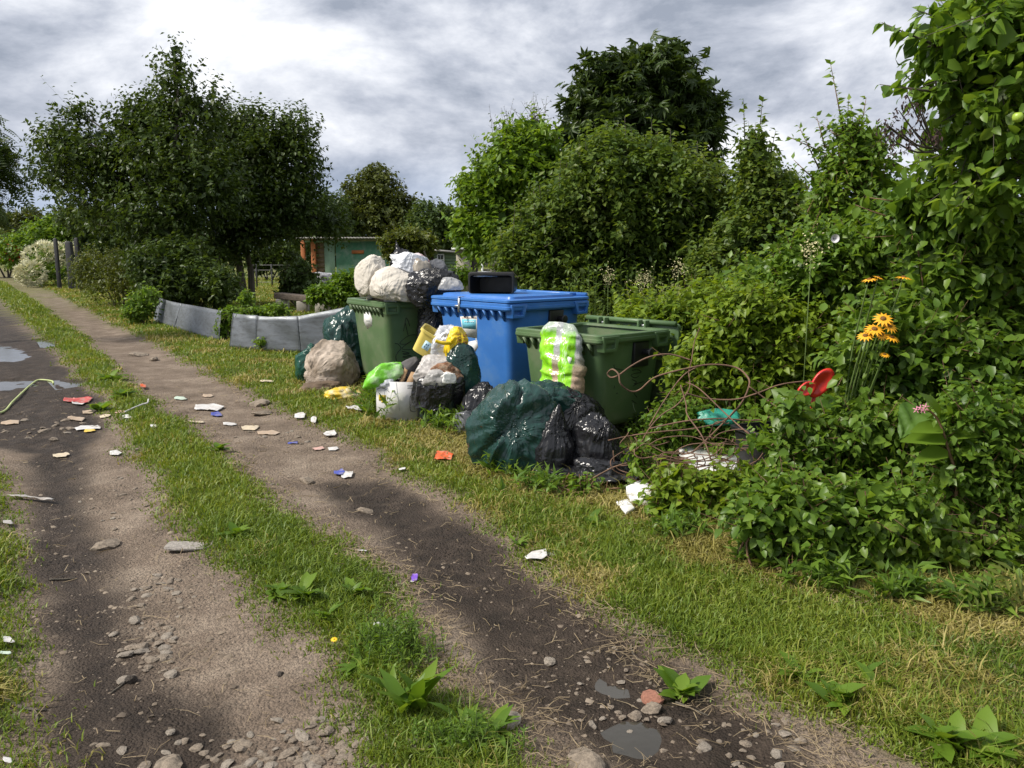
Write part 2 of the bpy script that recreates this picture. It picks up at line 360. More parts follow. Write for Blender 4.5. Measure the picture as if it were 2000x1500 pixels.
# puddles: level water sheets lying in the real hollows
wm = mat('puddle_water', (.05, .045, .035), .03, .2, 3, .03, 9, spec=.6)
for k, p in enumerate(PUD):
    pp = np.array(p); c = pp.mean(0); q = c+(pp-c)*1.5
    hh = height(np.array([c[0]]), np.array([c[1]]))[0]
    zz_ = hh+(.012 if k < 5 else .010)
    me = new_mesh('puddle', np.column_stack([q, np.full(len(q), zz_)]), [tuple(range(len(q)))[::-1]], wm)
    o = tag(link('puddle', me), kind='structure')
def hz(x, y): return float(height(np.array([float(x)]), np.array([float(y)]))[0])
def GG(px, py):
    x, y, _ = G(px, py); return (x, y, hz(x, y))
# ------------------------------------------------------------ stones
def stone_mesh(seed, flat=.55):
    r = random.Random(seed); bm = bmesh.new(); bmesh.ops.create_icosphere(bm, subdivisions=2, radius=1)
    dirs = [(Vector((r.gauss(0, 1), r.gauss(0, 1), r.gauss(0, 1))).normalized(), r.uniform(.55, .85)) for _ in range(9)]
    for v in bm.verts:
        for d, k in dirs:
            q = v.co.dot(d)
            if q > k: v.co -= d*(q-k)
        v.co *= 1+.08*mn.noise(v.co*2+Vector((seed, 0, 0)))
        v.co.z *= flat
    bmesh.ops.dissolve_limit(bm, angle_limit=R(9), verts=bm.verts, edges=bm.edges); bmesh.ops.triangulate(bm, faces=bm.faces)
    me = bpy.data.meshes.new('stone'); bm.to_mesh(me); bm.free(); return me
SM = [mat('stone_tan', (.26, .21, .16), .9, .3, 5, .5, 30, dirt=(.10, .08, .06), dirt_amt=.5), mat('stone_grey', (.28, .24, .195), .9, .25, 5, .5, 30, dirt=(.12, .1, .08), dirt_amt=.4), mat('stone_brick', (.27, .12, .08), .9, .3, 5, .5, 30)]
smesh = []
for k in range(10):
    me = stone_mesh(k, .38 if k < 7 else .6); me.materials.append(SM[0 if k in (0, 1, 2, 3, 7) else 1 if k != 9 else 2]); smesh.append(me)
r_ = random.Random(5)
def put_stone(x, y, s, track, k=None):
    me = smesh[k if k is not None else r_.choice([0, 1, 2, 3, 4, 5, 6, 0, 1, 2, 7, 8])]
    o = link('stone', me, track, (x, y, hz(x, y)+s*.10), (r_.uniform(-.2, .2), r_.uniform(-.2, .2), r_.uniform(0, 6.3)), (s*r_.uniform(.8, 1.3), s*r_.uniform(.7, 1.1), s*r_.uniform(.7, 1)))
def stone_field(cx, cy, rx, ry, n, s0, s1, track):
    for _ in range(n):
        px = cx+r_.gauss(0, .45)*rx; py = cy+r_.gauss(0, .45)*ry; x, y, _z = G(px, py)
        put_stone(x, y, 1.4*r_.uniform(s0, s1)*r_.uniform(.5, 1), track)
stone_field(300, 1240, 70, 80, 55, .012, .03, track_l); stone_field(300, 1130, 80, 40, 25, .012, .026, track_l)
stone_field(480, 1450, 260, 50, 46, .012, .03, track_l); stone_field(640, 1440, 110, 60, 50, .012, .028, track_l); stone_field(240, 960, 80, 70, 30, .012, .025, track_l)
stone_field(110, 830, 90, 25, 16, .03, .06, track_l)
stone_field(1240, 1390, 110, 60, 22, .008, .018, track_r); stone_field(1150, 1280, 140, 70, 26, .006, .014, track_r); stone_field(860, 1270, 30, 40, 26, .008, .018, track_r)
stone_field(560, 850, 140, 50, 26, .015, .035, track_r); stone_field(1450, 1440, 160, 50, 24, .01, .025, track_r)
for px, py, s, k, tr in [(330, 1468, .055, 0, track_l), (1275, 1368, .038, 7, track_r), (1300, 1390, .03, 8, track_r), (1240, 1378, .03, 7, track_r), (1073, 1268, .035, 8, track_r), (985, 1410, .06, 4, track_r), (1140, 1482, .085, 1, track_r), (820, 1462, .05, 5, ground), (270, 690, .16, 0, track_r), (300, 700, .14, 1, track_r), (505, 787, .13, 1, track_r), (515, 805, .12, 0, track_r), (1275, 1345, .045, 9, track_r), (275, 1250, .035, 7, track_l), (240, 1310, .03, 8, track_l), (205, 1055, .09, 0, track_l), (600, 930, .09, 1, track_r), (712, 985, .06, 0, track_r)]:
    x, y, _z = G(px, py); put_stone(x, y, s, tr, k)
# fine gravel nobody could count
GRAVM = leafmat('gravel_stone', [(.06, .047, .036), (.12, .094, .07), (.20, .16, .12), (.32, .265, .205)], 0, .9, ps=.6)
def gravel(name, n, poly, parent, seed):
    rg = np.random.default_rng(seed); pp = np.array(poly)
    rr = 2.0*(12/2.0)**rg.random(n*6); an = rg.uniform(-.62, .5, n*6); x, y = rr*np.sin(an), rr*np.cos(an)
    k = (sdf(poly, x, y) > .02) & (fbm(x, y, 1.3, 3, 77) > rg.uniform(-.35, .55, n*6)) & (sdf(PUD[5], x, y) < 0); x, y = x[k][:n], y[k][:n]; n = len(x)
    T = np.array([(1, 0, 0), (0, 1, 0), (-1, 0, 0), (0, -1, 0), (.1, .1, .55)], float); Fs = np.array([(0, 1, 4), (1, 2, 4), (2, 3, 4), (3, 0, 4)])
    a = rg.uniform(0, 6.3, n); d = np.stack([np.cos(a), np.sin(a), rg.normal(0, .15, n)], 1); up = np.array([0, 0, 1.])+rg.normal(0, .2, (n, 3))
    V, Fa = scatter((T, Fs), np.stack([x, y, height(x, y)-.001], 1), d, up, np.clip(.0035*rg.lognormal(.15, .65, n), .002, .022))
    return tag(link(name, new_mesh(name, V, Fa, GRAVM), parent), kind='stuff')
gravel('gravel', 9000, POLY_L, track_l, 3); gravel('gravel', 3500, POLY_R, track_r, 4)
# ------------------------------------------------------------ grass
GR = leafmat('grass_blades', [(.065, .115, .014), (.12, .19, .020), (.19, .25, .028), (.29, .29, .055)], .35, .5, ps=1.2)
DRYG = leafmat('dry_grass', [(.15, .15, .030), (.25, .225, .05), (.35, .30, .10), (.40, .34, .16)], .25, .6, ps=1.5)
STRAW = leafmat('straw', [(.15, .11, .065), (.25, .19, .115), (.34, .275, .17)], .15, .7, ps=2)
BLADE = (np.array([(-.5, 0, 0), (.5, 0, 0), (-.36, .5, .0), (.36, .5, .0), (0, 1, -.0)], float), np.array([(0, 1, 3), (0, 3, 2), (2, 3, 4)]))
def blades(x, y, z, h, wd, lean, rg):
    n = len(x); a = rg.uniform(0, 2*math.pi, n); ld = np.stack([np.cos(a), np.sin(a), np.zeros(n)], 1)
    sx = np.stack([-np.sin(a), np.cos(a), np.zeros(n)], 1); tw = rg.uniform(0, 6.3, n); sx = nrm(sx*np.cos(tw)[:, None]+ld*np.sin(tw)[:, None]*.6)
    p0 = np.stack([x, y, z], 1); up = np.array([0, 0, 1.]); le = lean*rg.uniform(.2, 1.6, n)
    mid = p0+(up*.55+ld*(le*.30)[:, None])*h[:, None]; tip = p0+(up*(1-.25*le)[:, None]+ld*(le*.95)[:, None])*h[:, None]
    ww = wd[:, None]*sx
    V = np.stack([p0-ww*.5, p0+ww*.5, mid-ww*.4, mid+ww*.4, tip], 1).reshape(-1, 3)
    Fa = (np.array([(0, 1, 3), (0, 3, 2), (2, 3, 4)])[None]+(np.arange(n)*5)[:, None, None]).reshape(-1, 3)
    return V, Fa
HEDGE_EDGE = gp([(700, 690), (720, 790), (830, 840), (930, 880), (960, 920), (1050, 940), (1150, 965), (1250, 985), (1300, 1020), (1400, 1060), (1500, 1095), (1600, 1130), (1700, 1165), (1850, 1190), (2000, 1205), (2400, 1280)])
def grass_points(n, rmin, rmax, amin, amax, rg):
    rr = rmin*(rmax/rmin)**rg.random(n); an = rg.uniform(amin, amax, n); return rr*np.sin(an), rr*np.cos(an)
def hedge_dist(x, y):   # distance from the hedge line, positive on the track side
    hp = np.array(HEDGE_EDGE); d = np.full(x.shape, 1e9)
    for (x0, y0), (x1, y1) in zip(hp[:-1], hp[1:]):
        ex, ey = x1-x0, y1-y0; t = np.clip(((x-x0)*ex+(y-y0)*ey)/(ex*ex+ey*ey), 0, 1); d = np.minimum(d, np.hypot(x-x0-ex*t, y-y0-ey*t))
    return d
rg = np.random.default_rng(11)
x, y = grass_points(860000, 2.1, 60, -.74, .68, rg)
m4 = masks(x, y); dd = np.maximum(m4[0], m4[1]); hd = hedge_dist(x, y)
beyond = sdf(gp([(560, 690), (720, 690), (720, 790), (930, 880), (1150, 965), (1300, 1020), (1600, 1130), (2000, 1205), (2600, 1300)])+[(40, 3), (40, 60), (-10, 60)], x, y) > 1.0
rgt = m4[0] > m4[1]
vn = fbm(x, y, 2.4, 4, 61); keep = (dd < rg.normal(.02, .05, len(x))) & ~beyond & (np.hypot(x, y) < 60)
verge = (x > np.interp(y, [p[1] for p in gp(RT_R)][::-1], [p[0] for p in gp(RT_R)][::-1]))
dryness = np.where(verge, sstep(.55, .05, hd)*.62+.22, .0)+vn*.85
dryness = np.where(verge & (y > 9), dryness+.15, dryness)
sparse = sstep(-.16, .04, dd)*.35+np.where(verge, np.clip(dryness, 0, 1)*.35, 0)
# bare stretch of the central strip in the foreground
fg = (~verge) & (y < 3.0); sparse = np.where(fg, sparse+.35-.7*vn, sparse)
keep &= rg.random(len(x)) > sparse
x, y, dryness, dd, verge, vn = x[keep], y[keep], dryness[keep], dd[keep], verge[keep], vn[keep]
r0 = np.hypot(x, y); isdry = dryness > rg.normal(.5, .16, len(x))
hgt = rg.uniform(.022, .060, len(x))*(1+.5*vn)*np.where(verge, 1.05, 1.0)*sstep(.06, -.16, dd).clip(.55, 1)
tall = rg.random(len(x)) < .03; hgt = np.where(tall, hgt*2.0, hgt)
wd = .0032+.00105*r0; z0 = height(x, y)-.004
for nm, sel, mt in (('grass', ~isdry, GR), ('dry_grass', isdry, DRYG)):
    V, Fa = blades(x[sel], y[sel], z0[sel], hgt[sel]*(1+r0[sel]*.02), wd[sel], np.where(isdry[sel], 1.3, .8), rg)
    o = tag(link(nm, new_mesh(nm, V, Fa, mt)), 'short green grass on the strip between the ruts and the verge' if nm == 'grass' else 'yellowed short grass on the verge below the hedge', 'grass', kind='stuff')
print('grass', len(x))
# straw and hay lying flat along the track edges
x, y = grass_points(170000, 2.1, 12, -.6, .62, rg); m4 = masks(x, y); d = np.maximum(m4[0], m4[1]); hd = hedge_dist(x, y)
verge = (x > np.interp(y, [p[1] for p in gp(RT_R)][::-1], [p[0] for p in gp(RT_R)][::-1]))
pr = np.where(m4[0] > -.35, np.exp(-((m4[0]-.02)/.14)**2)*.30, 0)*(.4+1.1*np.clip(fbm(x, y, 1.7, 3, 71)+.35, 0, 1))+np.where(verge, np.exp(-(hd/.3)**2)*.28, 0)+np.where(m4[1] > 0, .010, 0)+np.where(m4[0] > 0, .015, 0)
hay = sdf(gp([(1780, 1300), (1960, 1290), (2040, 1340), (1990, 1420), (1850, 1400)]), x, y) > 0; pr = np.where(hay, .8, pr)
k = (rg.random(len(x)) < pr) & (m4[3] < -.02); x, y = x[k], y[k]; n = len(x); a = rg.uniform(0, 6.3, n); ln = rg.uniform(.02, .10, n)
d = np.stack([np.cos(a), np.sin(a), rg.normal(.02, .12, n)], 1); pos = np.stack([x, y, height(x, y)+rg.uniform(.003, .016, n)], 1)
T = (np.array([(-.5, 0, 0), (.5, 0, 0), (.4, 1, 0), (-.4, 1, 0)], float), np.array([(0, 1, 2, 3)]))
sx = nrm(np.cross(d, np.array([0, 0, 1.])+rg.normal(0, .5, (n, 3)))); ww = (.0006+.00025*np.hypot(x, y))[:, None]*sx; e = pos+nrm(d)*ln[:, None]; mid = (pos+e)/2+rg.normal(0, .007, (n, 3))
V = np.stack([pos-ww, pos+ww, mid+ww, mid-ww, e+ww*.6, e-ww*.6], 1).reshape(-1, 3); Fa = (np.array([(0, 1, 2, 3), (3, 2, 4, 5)])[None]+(np.arange(n)*6)[:, None, None]).reshape(-1, 4)
tag(link('straw', new_mesh('straw', V, Fa, STRAW)), 'dry straw and cut hay lying along the track edges', 'straw', kind='stuff')
# ============================================================ WASTE CONTAINERS
GREENP = mat('green_plastic', (.080, .142, .058), .42, .16, 2.5, .05, 140, dirt=(.14, .16, .10), dirt_amt=.35, ds=2.5)
BLUEP = mat('blue_plastic', (.035, .155, .47), .40, .14, 2.5, .05, 140, dirt=(.09, .20, .42), dirt_amt=.3, ds=2.5)
BLACKP = mat('black_plastic', (.012, .012, .013), .38, .3, 6, .05, 80)
RUBBER = mat('wheel_rubber', (.02, .02, .02), .8, .3, 9, .2, 60)
STEEL = mat('galvanised_steel', (.42, .44, .46), .42, .2, 12, .1, 60, metal=.7)
WHITEP = mat('white_paper', (.70, .70, .68), .8, .08, 6, .1, 40, dirt=(.45, .42, .38), dirt_amt=.3)
CYANP = mat('cyan_print', (.16, .50, .62), .6, .1, 6)
GREYPR = mat('grey_print', (.30, .31, .33), .7, .1, 6)
MARKER = mat('marker_ink', (.008, .009, .008), .6, .2, 6)
def rrect(lx, ly, r, z, n=5):
    out = []
    for sx, sy, a0 in ((1, 1, 0), (-1, 1, 90), (-1, -1, 180), (1, -1, 270)):
        for k in range(n):
            a = R(a0+90*k/(n-1)); out.append((sx*(lx/2-r)+r*math.cos(a), sy*(ly/2-r)+r*math.sin(a), z))
    return out
KX0, KX1, KY0, KY1 = .80, .915, .72, .89
def container(name, label, cat, near, rz, Lx, Ly, Hr, plastic, lid=None, group='wheeled waste containers beside the track', zb=.13):
    """near = world xy of the rim corner at local (+x, -y)"""
    c, s = math.cos(rz), math.sin(rz); lx, ly = Lx/2, -Ly/2
    cx, cy = near[0]-(c*lx-s*ly), near[1]-(s*lx+c*ly)
    t = thing(name, label, cat, (cx, cy, 0), rz, group)
    def dims(z):
        f = (z-zb)/(Hr-zb); return Lx*(KX0+(KX1-KX0)*f), Ly*(KY0+(KY1-KY0)*f)
    t_d = dims
    b = MB(); rings = []
    for z, dd in ((zb, -.05), (zb+.03, -.008), (zb+.06, 0), (zb+(Hr-zb)*.5, .004), (Hr-.02, 0)):
        w_, d_ = dims(z); rings.append(rrect(w_+dd, d_+dd, .085, z, 7))
    for z, dd in ((Hr-.02, -.02), (zb+(Hr-zb)*.5, -.02), (zb+.05, -.03)):
        w_, d_ = dims(z); rings.append(rrect(w_+dd, d_+dd, .08, z, 7))
    b.loft(rings); b.build('body', plastic, t, auto=35)
    w_, d_ = dims(Hr-.03); b = MB()
    prof = [(w_-.004, d_-.004, Hr-.075), (Lx-.02, Ly-.02, Hr-.075), (Lx, Ly, Hr-.06), (Lx, Ly, Hr-.036), (Lx-.014, Ly-.014, Hr-.032), (Lx-.014, Ly-.014, Hr-.006), (Lx-.024, Ly-.024, Hr), (w_-.05, d_-.05, Hr), (w_-.06, d_-.06, Hr-.02)]
    b.loft([rrect(a, e, .05, z, 5) for a, e, z in prof], False, False); b.build('rim', plastic, t, auto=30)
    g = MB(); h = .105; x0, x1 = -.011, .011
    g.add([(x0, 0, 0), (x1, 0, 0), (x0, -.062, 0), (x1, -.062, 0), (x0, .012, -h), (x1, .012, -h)], [(0, 1, 3, 2), (2, 3, 5, 4), (0, 4, 5, 1), (0, 2, 4), (1, 5, 3)])
    gme = new_mesh('gusset', np.array(g.v), g.f, plastic)
    for k in range(9):
        xx = -w_/2+.09+(w_-.18)*k/8; link('gusset', gme, t, (xx, -d_/2+.0, Hr-.077)); link('gusset', gme, t, (-xx, d_/2, Hr-.077), (0, 0, math.pi))
    # lifting lugs on both short sides
    def lug(sx, sy):
        q = MB(); y0 = sy*(Ly/2-.035); y1 = sy*(Ly/2-.25); ys = sy*(Ly/2-.21); yo = sy*(Ly/2-.055); zt, zl = Hr-.012, Hr-.145
        xo, xi = sx*(Lx/2+.006), sx*(w_/2-.03)
        of = [(xo, y0, zt), (xo, y1, zt), (xo, ys, zl), (xo, yo, zl)]; ob = [(xi, a, e) for _, a, e in of]
        hy0, hy1, hz0, hz1 = sy*(Ly/2-.075), sy*(Ly/2-.19), zt-.022, zl+.03
        hf = [(xo, hy0, hz0), (xo, hy1, hz0), (xo, hy1, hz1), (xo, hy0, hz1)]; hb = [(xi+sx*.05, a, e) for _, a, e in hf]
        q.loft([ob, of, hf, hb], False, True); return q.build('lifting_lug', plastic, t, bevel=.004)
    for sx in (1, -1):
        for sy in (1, -1): lug(sx, sy)
    for sx in (1, -1):
        wz, dz = dims(Hr-.2); q = MB(); xx = sx*(wz/2+.008); yy = .10*Ly
        q.box((xx, yy, Hr-.20), (.05, .20, .22)); q.tube([(xx, yy+.03, Hr-.18), (xx+sx*.10, yy+.03, Hr-.18)], .03, 12); q.tube([(xx+sx*.10, yy+.03, Hr-.18), (xx+sx*.115, yy+.03, Hr-.18)], .042, 12)
        q.build('trunnion', BLACKP, t, bevel=.008)
    wl = MB()
    n = 16
    wl.loft([[(xx, r*math.cos(2*math.pi*k/n), .075+r*math.sin(2*math.pi*k/n)) for k in range(n)] for xx, r in ((-.025, .055), (-.02, .073), (.02, .073), (.025, .055))])
    wme = new_mesh('wheel', np.array(wl.v), wl.f, RUBBER, True)
    fk = MB(); fk.box((.034, 0, .12), (.008, .07, .10)); fk.box((-.034, 0, .12), (.008, .07, .10)); fk.box((0, 0, .168), (.10, .09, .012)); fme = new_mesh('caster_fork', np.array(fk.v), fk.f, STEEL)
    for sx in (1, -1):
        for sy in (1, -1):
            p = (sx*Lx*.30, sy*Ly*.25, 0); wo = link('wheel', wme, t, p); link('caster_fork', fme, wo, (0, 0, -.03 if zb < .15 else 0))
    t.matrix_world = Matrix.Translation((cx, cy, 0)) @ Matrix.Rotation(rz, 4, 'Z')
    M = Matrix.Translation((cx, cy, 0)) @ Matrix.Rotation(rz, 4, 'Z'); Mi = M.inverted()
    def onface(px, py, face, off=.002):
        """photo pixel -> local point on the container's front or side panel"""
        wz0, dz0 = dims(zb); wz1, dz1 = dims(Hr)
        if face == 'front': a, bb, cc = Vector((0, -dz0/2, zb)), Vector((1, -dz0/2, zb)), Vector((0, -dz1/2, Hr))
        else: a, bb, cc = Vector((wz0/2, 0, zb)), Vector((wz0/2, 1, zb)), Vector((wz1/2, 0, Hr))
        nn = (bb-a).cross(cc-a).normalized()
        o = Mi @ Vector((0, 0, CAMH)); d = (Mi.to_3x3() @ Vector(ray(px, py)))
        q = (a-o).dot(nn)/d.dot(nn); pnt = o+d*q
        out = Vector((0, -1, 0)) if face == 'front' else Vector((1, 0, 0))
        return pnt+(nn if nn.dot(out) > 0 else -nn)*off
    def decal(nm, face, pix, mt, off=.003, label=None):
        fr = [onface(a, b_, face, off) for a, b_ in pix]; bk = [onface(a, b_, face, off-.0025) for a, b_ in pix]
        q = MB(); q.loft([bk, fr]); o = q.build(nm, mt, t)
        if label: o['label'] = label
        return o
    def stroke(nm, face, pix, r=.004, mt=None):
        q = MB(); pts = smooth_path([onface(a, b_, face, .001) for a, b_ in pix], 5); q.tube(pts, r, 5); return q.build(nm, mt or MARKER, t, True)
    t_api = dict(root=t, dims=dims, onface=onface, decal=decal, stroke=stroke, M=M, L=Lx, D=Ly, H=Hr)
    return t_api
def smooth_path(pts, k=6):
    pts = [Vector(p) for p in pts]; out = []
    for i in range(len(pts)-1):
        p0, p1, p2, p3 = pts[max(i-1, 0)], pts[i], pts[i+1], pts[min(i+2, len(pts)-1)]
        for j in range(k):
            u = j/k; out.append(.5*((2*p1)+(p2-p0)*u+(2*p0-5*p1+4*p2-p3)*u*u+(3*p1-p0-3*p2+p3)*u**3))
    return out+[pts[-1]]
def rim_corner(px, py, zr): a, b_, c = ray(px, py); q = (zr-CAMH)/c; return (a*q, b_*q)
HA, HB, HC = 1.09, 1.14, .945
A = container('green_container', 'green wheeled waste container heaped with pale sacks, beside the metal sheets', 'waste container', rim_corner(745, 590, HA), R(-57), 1.10, 1.02, HA, GREENP)
B = container('blue_container', 'blue wheeled waste container with closed lid between the two green ones', 'waste container', rim_corner(993, 594, HB), R(-48), 1.30, 1.18, HB, BLUEP)
C = container('green_container', 'open green wheeled waste container with its lid hanging behind, next to the hedge', 'waste container', rim_corner(1172, 657, HC), R(-48), 1.07, .98, HC, GREENP)
# -- A: torn white sticker and marker scribbles
A['decal']('sticker', 'front', [(711, 610), (721, 608), (727, 622), (727, 636), (718, 643), (711, 628)], WHITEP, label='torn white paper sticker')
for x0 in (716.5, 719, 721.5): A['decal']('sticker_lettering', 'front', [(x0, 625), (x0+1.4, 625), (x0+1.4, 628), (x0, 628)], GREYPR, .0045)
for st in ([(788, 647), (791, 630), (793, 621), (797, 627), (800, 637)], [(791, 630), (794, 642), (797, 655)], [(771, 671), (777, 672), (783, 680), (777, 688), (773, 696), (775, 705), (781, 706)], [(816, 654), (800, 655), (786, 664), (781, 671), (792, 672), (803, 666), (785, 680), (797, 683), (812, 680)], [(785, 686), (800, 690), (786, 691), (803, 695), (786, 697), (806, 701), (789, 702)]):
    A['stroke']('marker_scribble', 'side', st, .0045)
# -- B: lid, hasp, stickers
t = B['root']; Lb, Db = B['L'], B['D']; q = MB()
q.loft([rrect(Lb-.05, Db-.05, .05, HB+.003), rrect(Lb-.005, Db-.005, .05, HB+.008), rrect(Lb-.005, Db-.005, .05, HB+.03), rrect(Lb-.03, Db-.03, .05, HB+.038)]); lid = q.build('lid', BLUEP, t, auto=30)
q = MB(); q.loft([[(x_*1.0, y_-.03, z_) for x_, y_, z_ in rr] for rr in (rrect(Lb-.14, Db-.26, .06, HB+.036), rrect(Lb-.16, Db-.28, .06, HB+.062), rrect(Lb-.22, Db-.34, .06, HB+.070))]); q.build('lid_panel', BLUEP, lid, auto=30)
q = MB(); q.tube([(-Lb/2+.05, Db/2-.02, HB+.05), (Lb/2-.05, Db/2-.02, HB+.05)], .025, 10); q.build('hinge_rod', BLUEP, t, True)
for sx in (-.3, .3):
    q = MB(); q.box((sx*Lb, Db/2-.09, HB+.055), (.16, .10, .035)); q.build('lid_grip', BLUEP, lid, bevel=.008)
q = MB(); hx = -.12
q.box((hx, -Db/2-.006, HB-.045), (.028, .006, .15)); q.box((hx, -Db/2+.025, HB+.041), (.028, .07, .005)); q.box((hx-.035, -Db/2-.005, HB-.055), (.06, .004, .02)); q.tube([(hx-.05, -Db/2-.006, HB-.055), (hx-.05, -Db/2-.014, HB-.055)], .007, 8)
q.build('metal_hasp', STEEL, t)
B['decal']('sticker', 'front', [(899, 618), (932, 617), (932, 661), (905, 656), (903, 640)], WHITEP, label='torn poster sticker with cyan print')
B['decal']('sticker_print', 'front', [(902, 623), (930, 624), (930, 643), (904, 641)], CYANP, .0045)
B['decal']('sticker_print', 'front', [(902, 620), (931, 620), (931, 622), (902, 621.5)], mat('orange_print', (.5, .28, .15), .7), .0045)
for x0, w0 in ((908, 3), (912, 4), (917, 2), (920, 3), (924, 3)): B['decal']('sticker_lettering', 'front', [(x0, 627), (x0+w0-.6, 627.2), (x0+w0-.6, 629.4), (x0, 629.2)], WHITEP, .0065)
B['decal']('sticker', 'front', [(908, 669), (932, 664), (934, 678), (920, 702), (905, 701)], WHITEP, label='blank torn remnant of a white sticker')
B['decal']('sticker_strip', 'front', [(929.5, 659), (931, 659), (931, 668), (929.5, 668)], WHITEP)
B['decal']('sticker_strip', 'front', [(924, 716), (930, 714), (929, 751), (925.5, 751), (926, 722)], WHITEP)
# -- C: open lid hanging down at the back, marker signs
t = C['root']; Lc, Dc = C['L'], C['D']; yb = Dc/2+.05
q = MB(); rr = []
for dx, yy in ((-.06, yb), (0, yb+.012), (0, yb+.05), (-.05, yb+.062)):
    rr.append([(px_, yy, HC+.045-.40+pz) for px_, pz, _ in rrect(Lc+.05+dx, .80+dx, .05, 0)])
q.loft(rr); lid = q.build('lid', GREENP, t, auto=30)
q = MB(); q.tube([(-Lc/2-.01, yb-.015, HC+.045), (Lc/2+.012, yb-.015, HC+.045)], .024, 12); q.build('hinge_rod', GREENP, t, True)
for xx in (-.33, -.25, .17, .25):
    q = MB(); q.box((xx*Lc/1.07, yb-.05, HC+.02), (.022, .09, .085)); q.build('hinge_bracket', GREENP, t, bevel=.004)
for xx in (-.29, .21):
    q = MB(); q.box((xx*Lc/1.07, yb-.04, HC+.012), (.05, .05, .02)); q.build('hinge_plate', STEEL, t)
for st in ([(1199, 712), (1200, 718), (1208, 721), (1216, 722)], [(1234, 723), (1246, 722), (1252, 727), (1240, 729), (1232, 733), (1240, 738), (1248, 734)], [(1234, 741), (1243, 746), (1238, 750), (1258, 745)], [(1236, 754), (1245, 749)], [(1203, 768), (1206, 768)], [(1200, 753), (1199, 759)], [(1234, 782), (1243, 788)], [(1238, 768), (1244, 776)]):
    C['stroke']('marker_scribble', 'side', st, .0038)
C['stroke']('paint_scratch', 'side', [(1236, 788), (1238, 797), (1241, 804)], .003, mat('scratch', (.35, .42, .33), .8))

# ============================================================ BAGS
bm = bmesh.new(); bmesh.ops.create_icosphere(bm, subdivisions=5, radius=1)
ICO_V = np.array([v.co[:] for v in bm.verts]); ICO_F = np.array([[v.index for v in f.verts] for f in bm.faces]); bm.free()
bm = bmesh.new(); bmesh.ops.create_icosphere(bm, subdivisions=4, radius=1)
ICO4_V = np.array([v.co[:] for v in bm.verts]); ICO4_F = np.array([[v.index for v in f.verts] for f in bm.faces]); bm.free()
def vnoise(Pn, s, off=0.0, kind='n'):
    o = Vector((off, off*1.7, -off))
    if kind == 'n': return np.array([mn.noise(Vector(p)*s+o) for p in Pn])
    if kind == 'r': return np.array([1-2*abs(mn.noise(Vector(p)*s+o)) for p in Pn])
    return np.array([mn.voronoi(Vector(p)*s+o)[0][0] for p in Pn])
def ridge1(phi, k, off):                     # irregular pleats running away from a gathered point
    return np.array([1-2.4*abs(mn.noise(Vector((math.cos(p)*k, math.sin(p)*k, off)))) for p in phi])
def bag_shape(size, seed, peaks=(), foci=(), crumple=.06, fs=2.2, facet=.05, power=2.5, slump=.25, flat=-.72, fine=False, aniso=(1, 1, 1), cuts=16):
    V0 = ICO_V if fine else ICO4_V; Fa = ICO_F if fine else ICO4_F; r = random.Random(seed)
    u = V0.copy(); pn = (np.abs(u)**power).sum(1)**(1/power); p = u/pn[:, None]
    q = u*np.array(aniso)
    p *= (1+.14*vnoise(u, .9, seed))[:, None]
    for _ in range(cuts):                     # taut film stretched over hard contents: flat facets
        n_ = np.array([r.gauss(0, 1), r.gauss(0, 1), r.gauss(.2, .8)]); n_ /= np.linalg.norm(n_); k_ = r.uniform(.72, .92)*np.percentile(p@n_, 99.5); e = p@n_-k_; p = p-np.where(e > 0, e*.86, 0)[:, None]*n_
    dis = crumple*(vnoise(q, fs*1.3, seed+3, 'r')*.5+vnoise(q, fs*2.7, seed+5, 'r')*.35+.3*vnoise(q*np.array([1, 1, 2.2]), fs*5, seed+7, 'r'))
    dis += facet*.5*(vnoise(q, 2.6, seed+11, 'v')-.4)
    fo = list(foci)+[((r.gauss(0, 1), -.5, r.gauss(.2, .6)), 12, crumple*.45+.02, .7)] if foci else [((r.gauss(0, 1), -abs(r.gauss(0, 1)), r.gauss(.4, .6)), 9, crumple*.8, .9), ((r.gauss(0, 1), -.6, 1), 9, crumple*.7, .9)]
    for j, (fdir, m, amp, sig) in enumerate(fo):
        f = np.array(fdir, float); f /= np.linalg.norm(f); ang = np.arccos(np.clip(u@f, -1, 1))
        e1 = nrm(np.cross(f, [.3, .9, .2])[None])[0]; e2 = np.cross(f, e1); phi = np.arctan2(u@e2, u@e1)+.25*vnoise(u, 1.5, seed+13)
        dis += 1.9*amp*(.65*ridge1(phi, m*.26, seed+j)+.5*ridge1(phi, m*.6, seed+j+9))*np.exp(-(ang/sig)**2)*sstep(0, .45, ang)
    p = p*(1+dis)[:, None]
    for fdir, h_, sig in peaks:
        f = np.array(fdir, float); f /= np.linalg.norm(f); ang = np.arccos(np.clip(u@f, -1, 1)); k = np.exp(-(ang/sig)**2)
        p = p+k[:, None]*h_*f[None]
    z = p[:, 2]; p[:, 0] *= 1+slump*np.clip(-z, -.4, 1)*.6; p[:, 1] *= 1+slump*np.clip(-z, -.4, 1)*.6
    z = np.where(z < flat, flat+(z-flat)*.12, z); p[:, 2] = z-flat
    return p*np.array(size)*np.array([1.06, 1.06, 1.08]), Fa
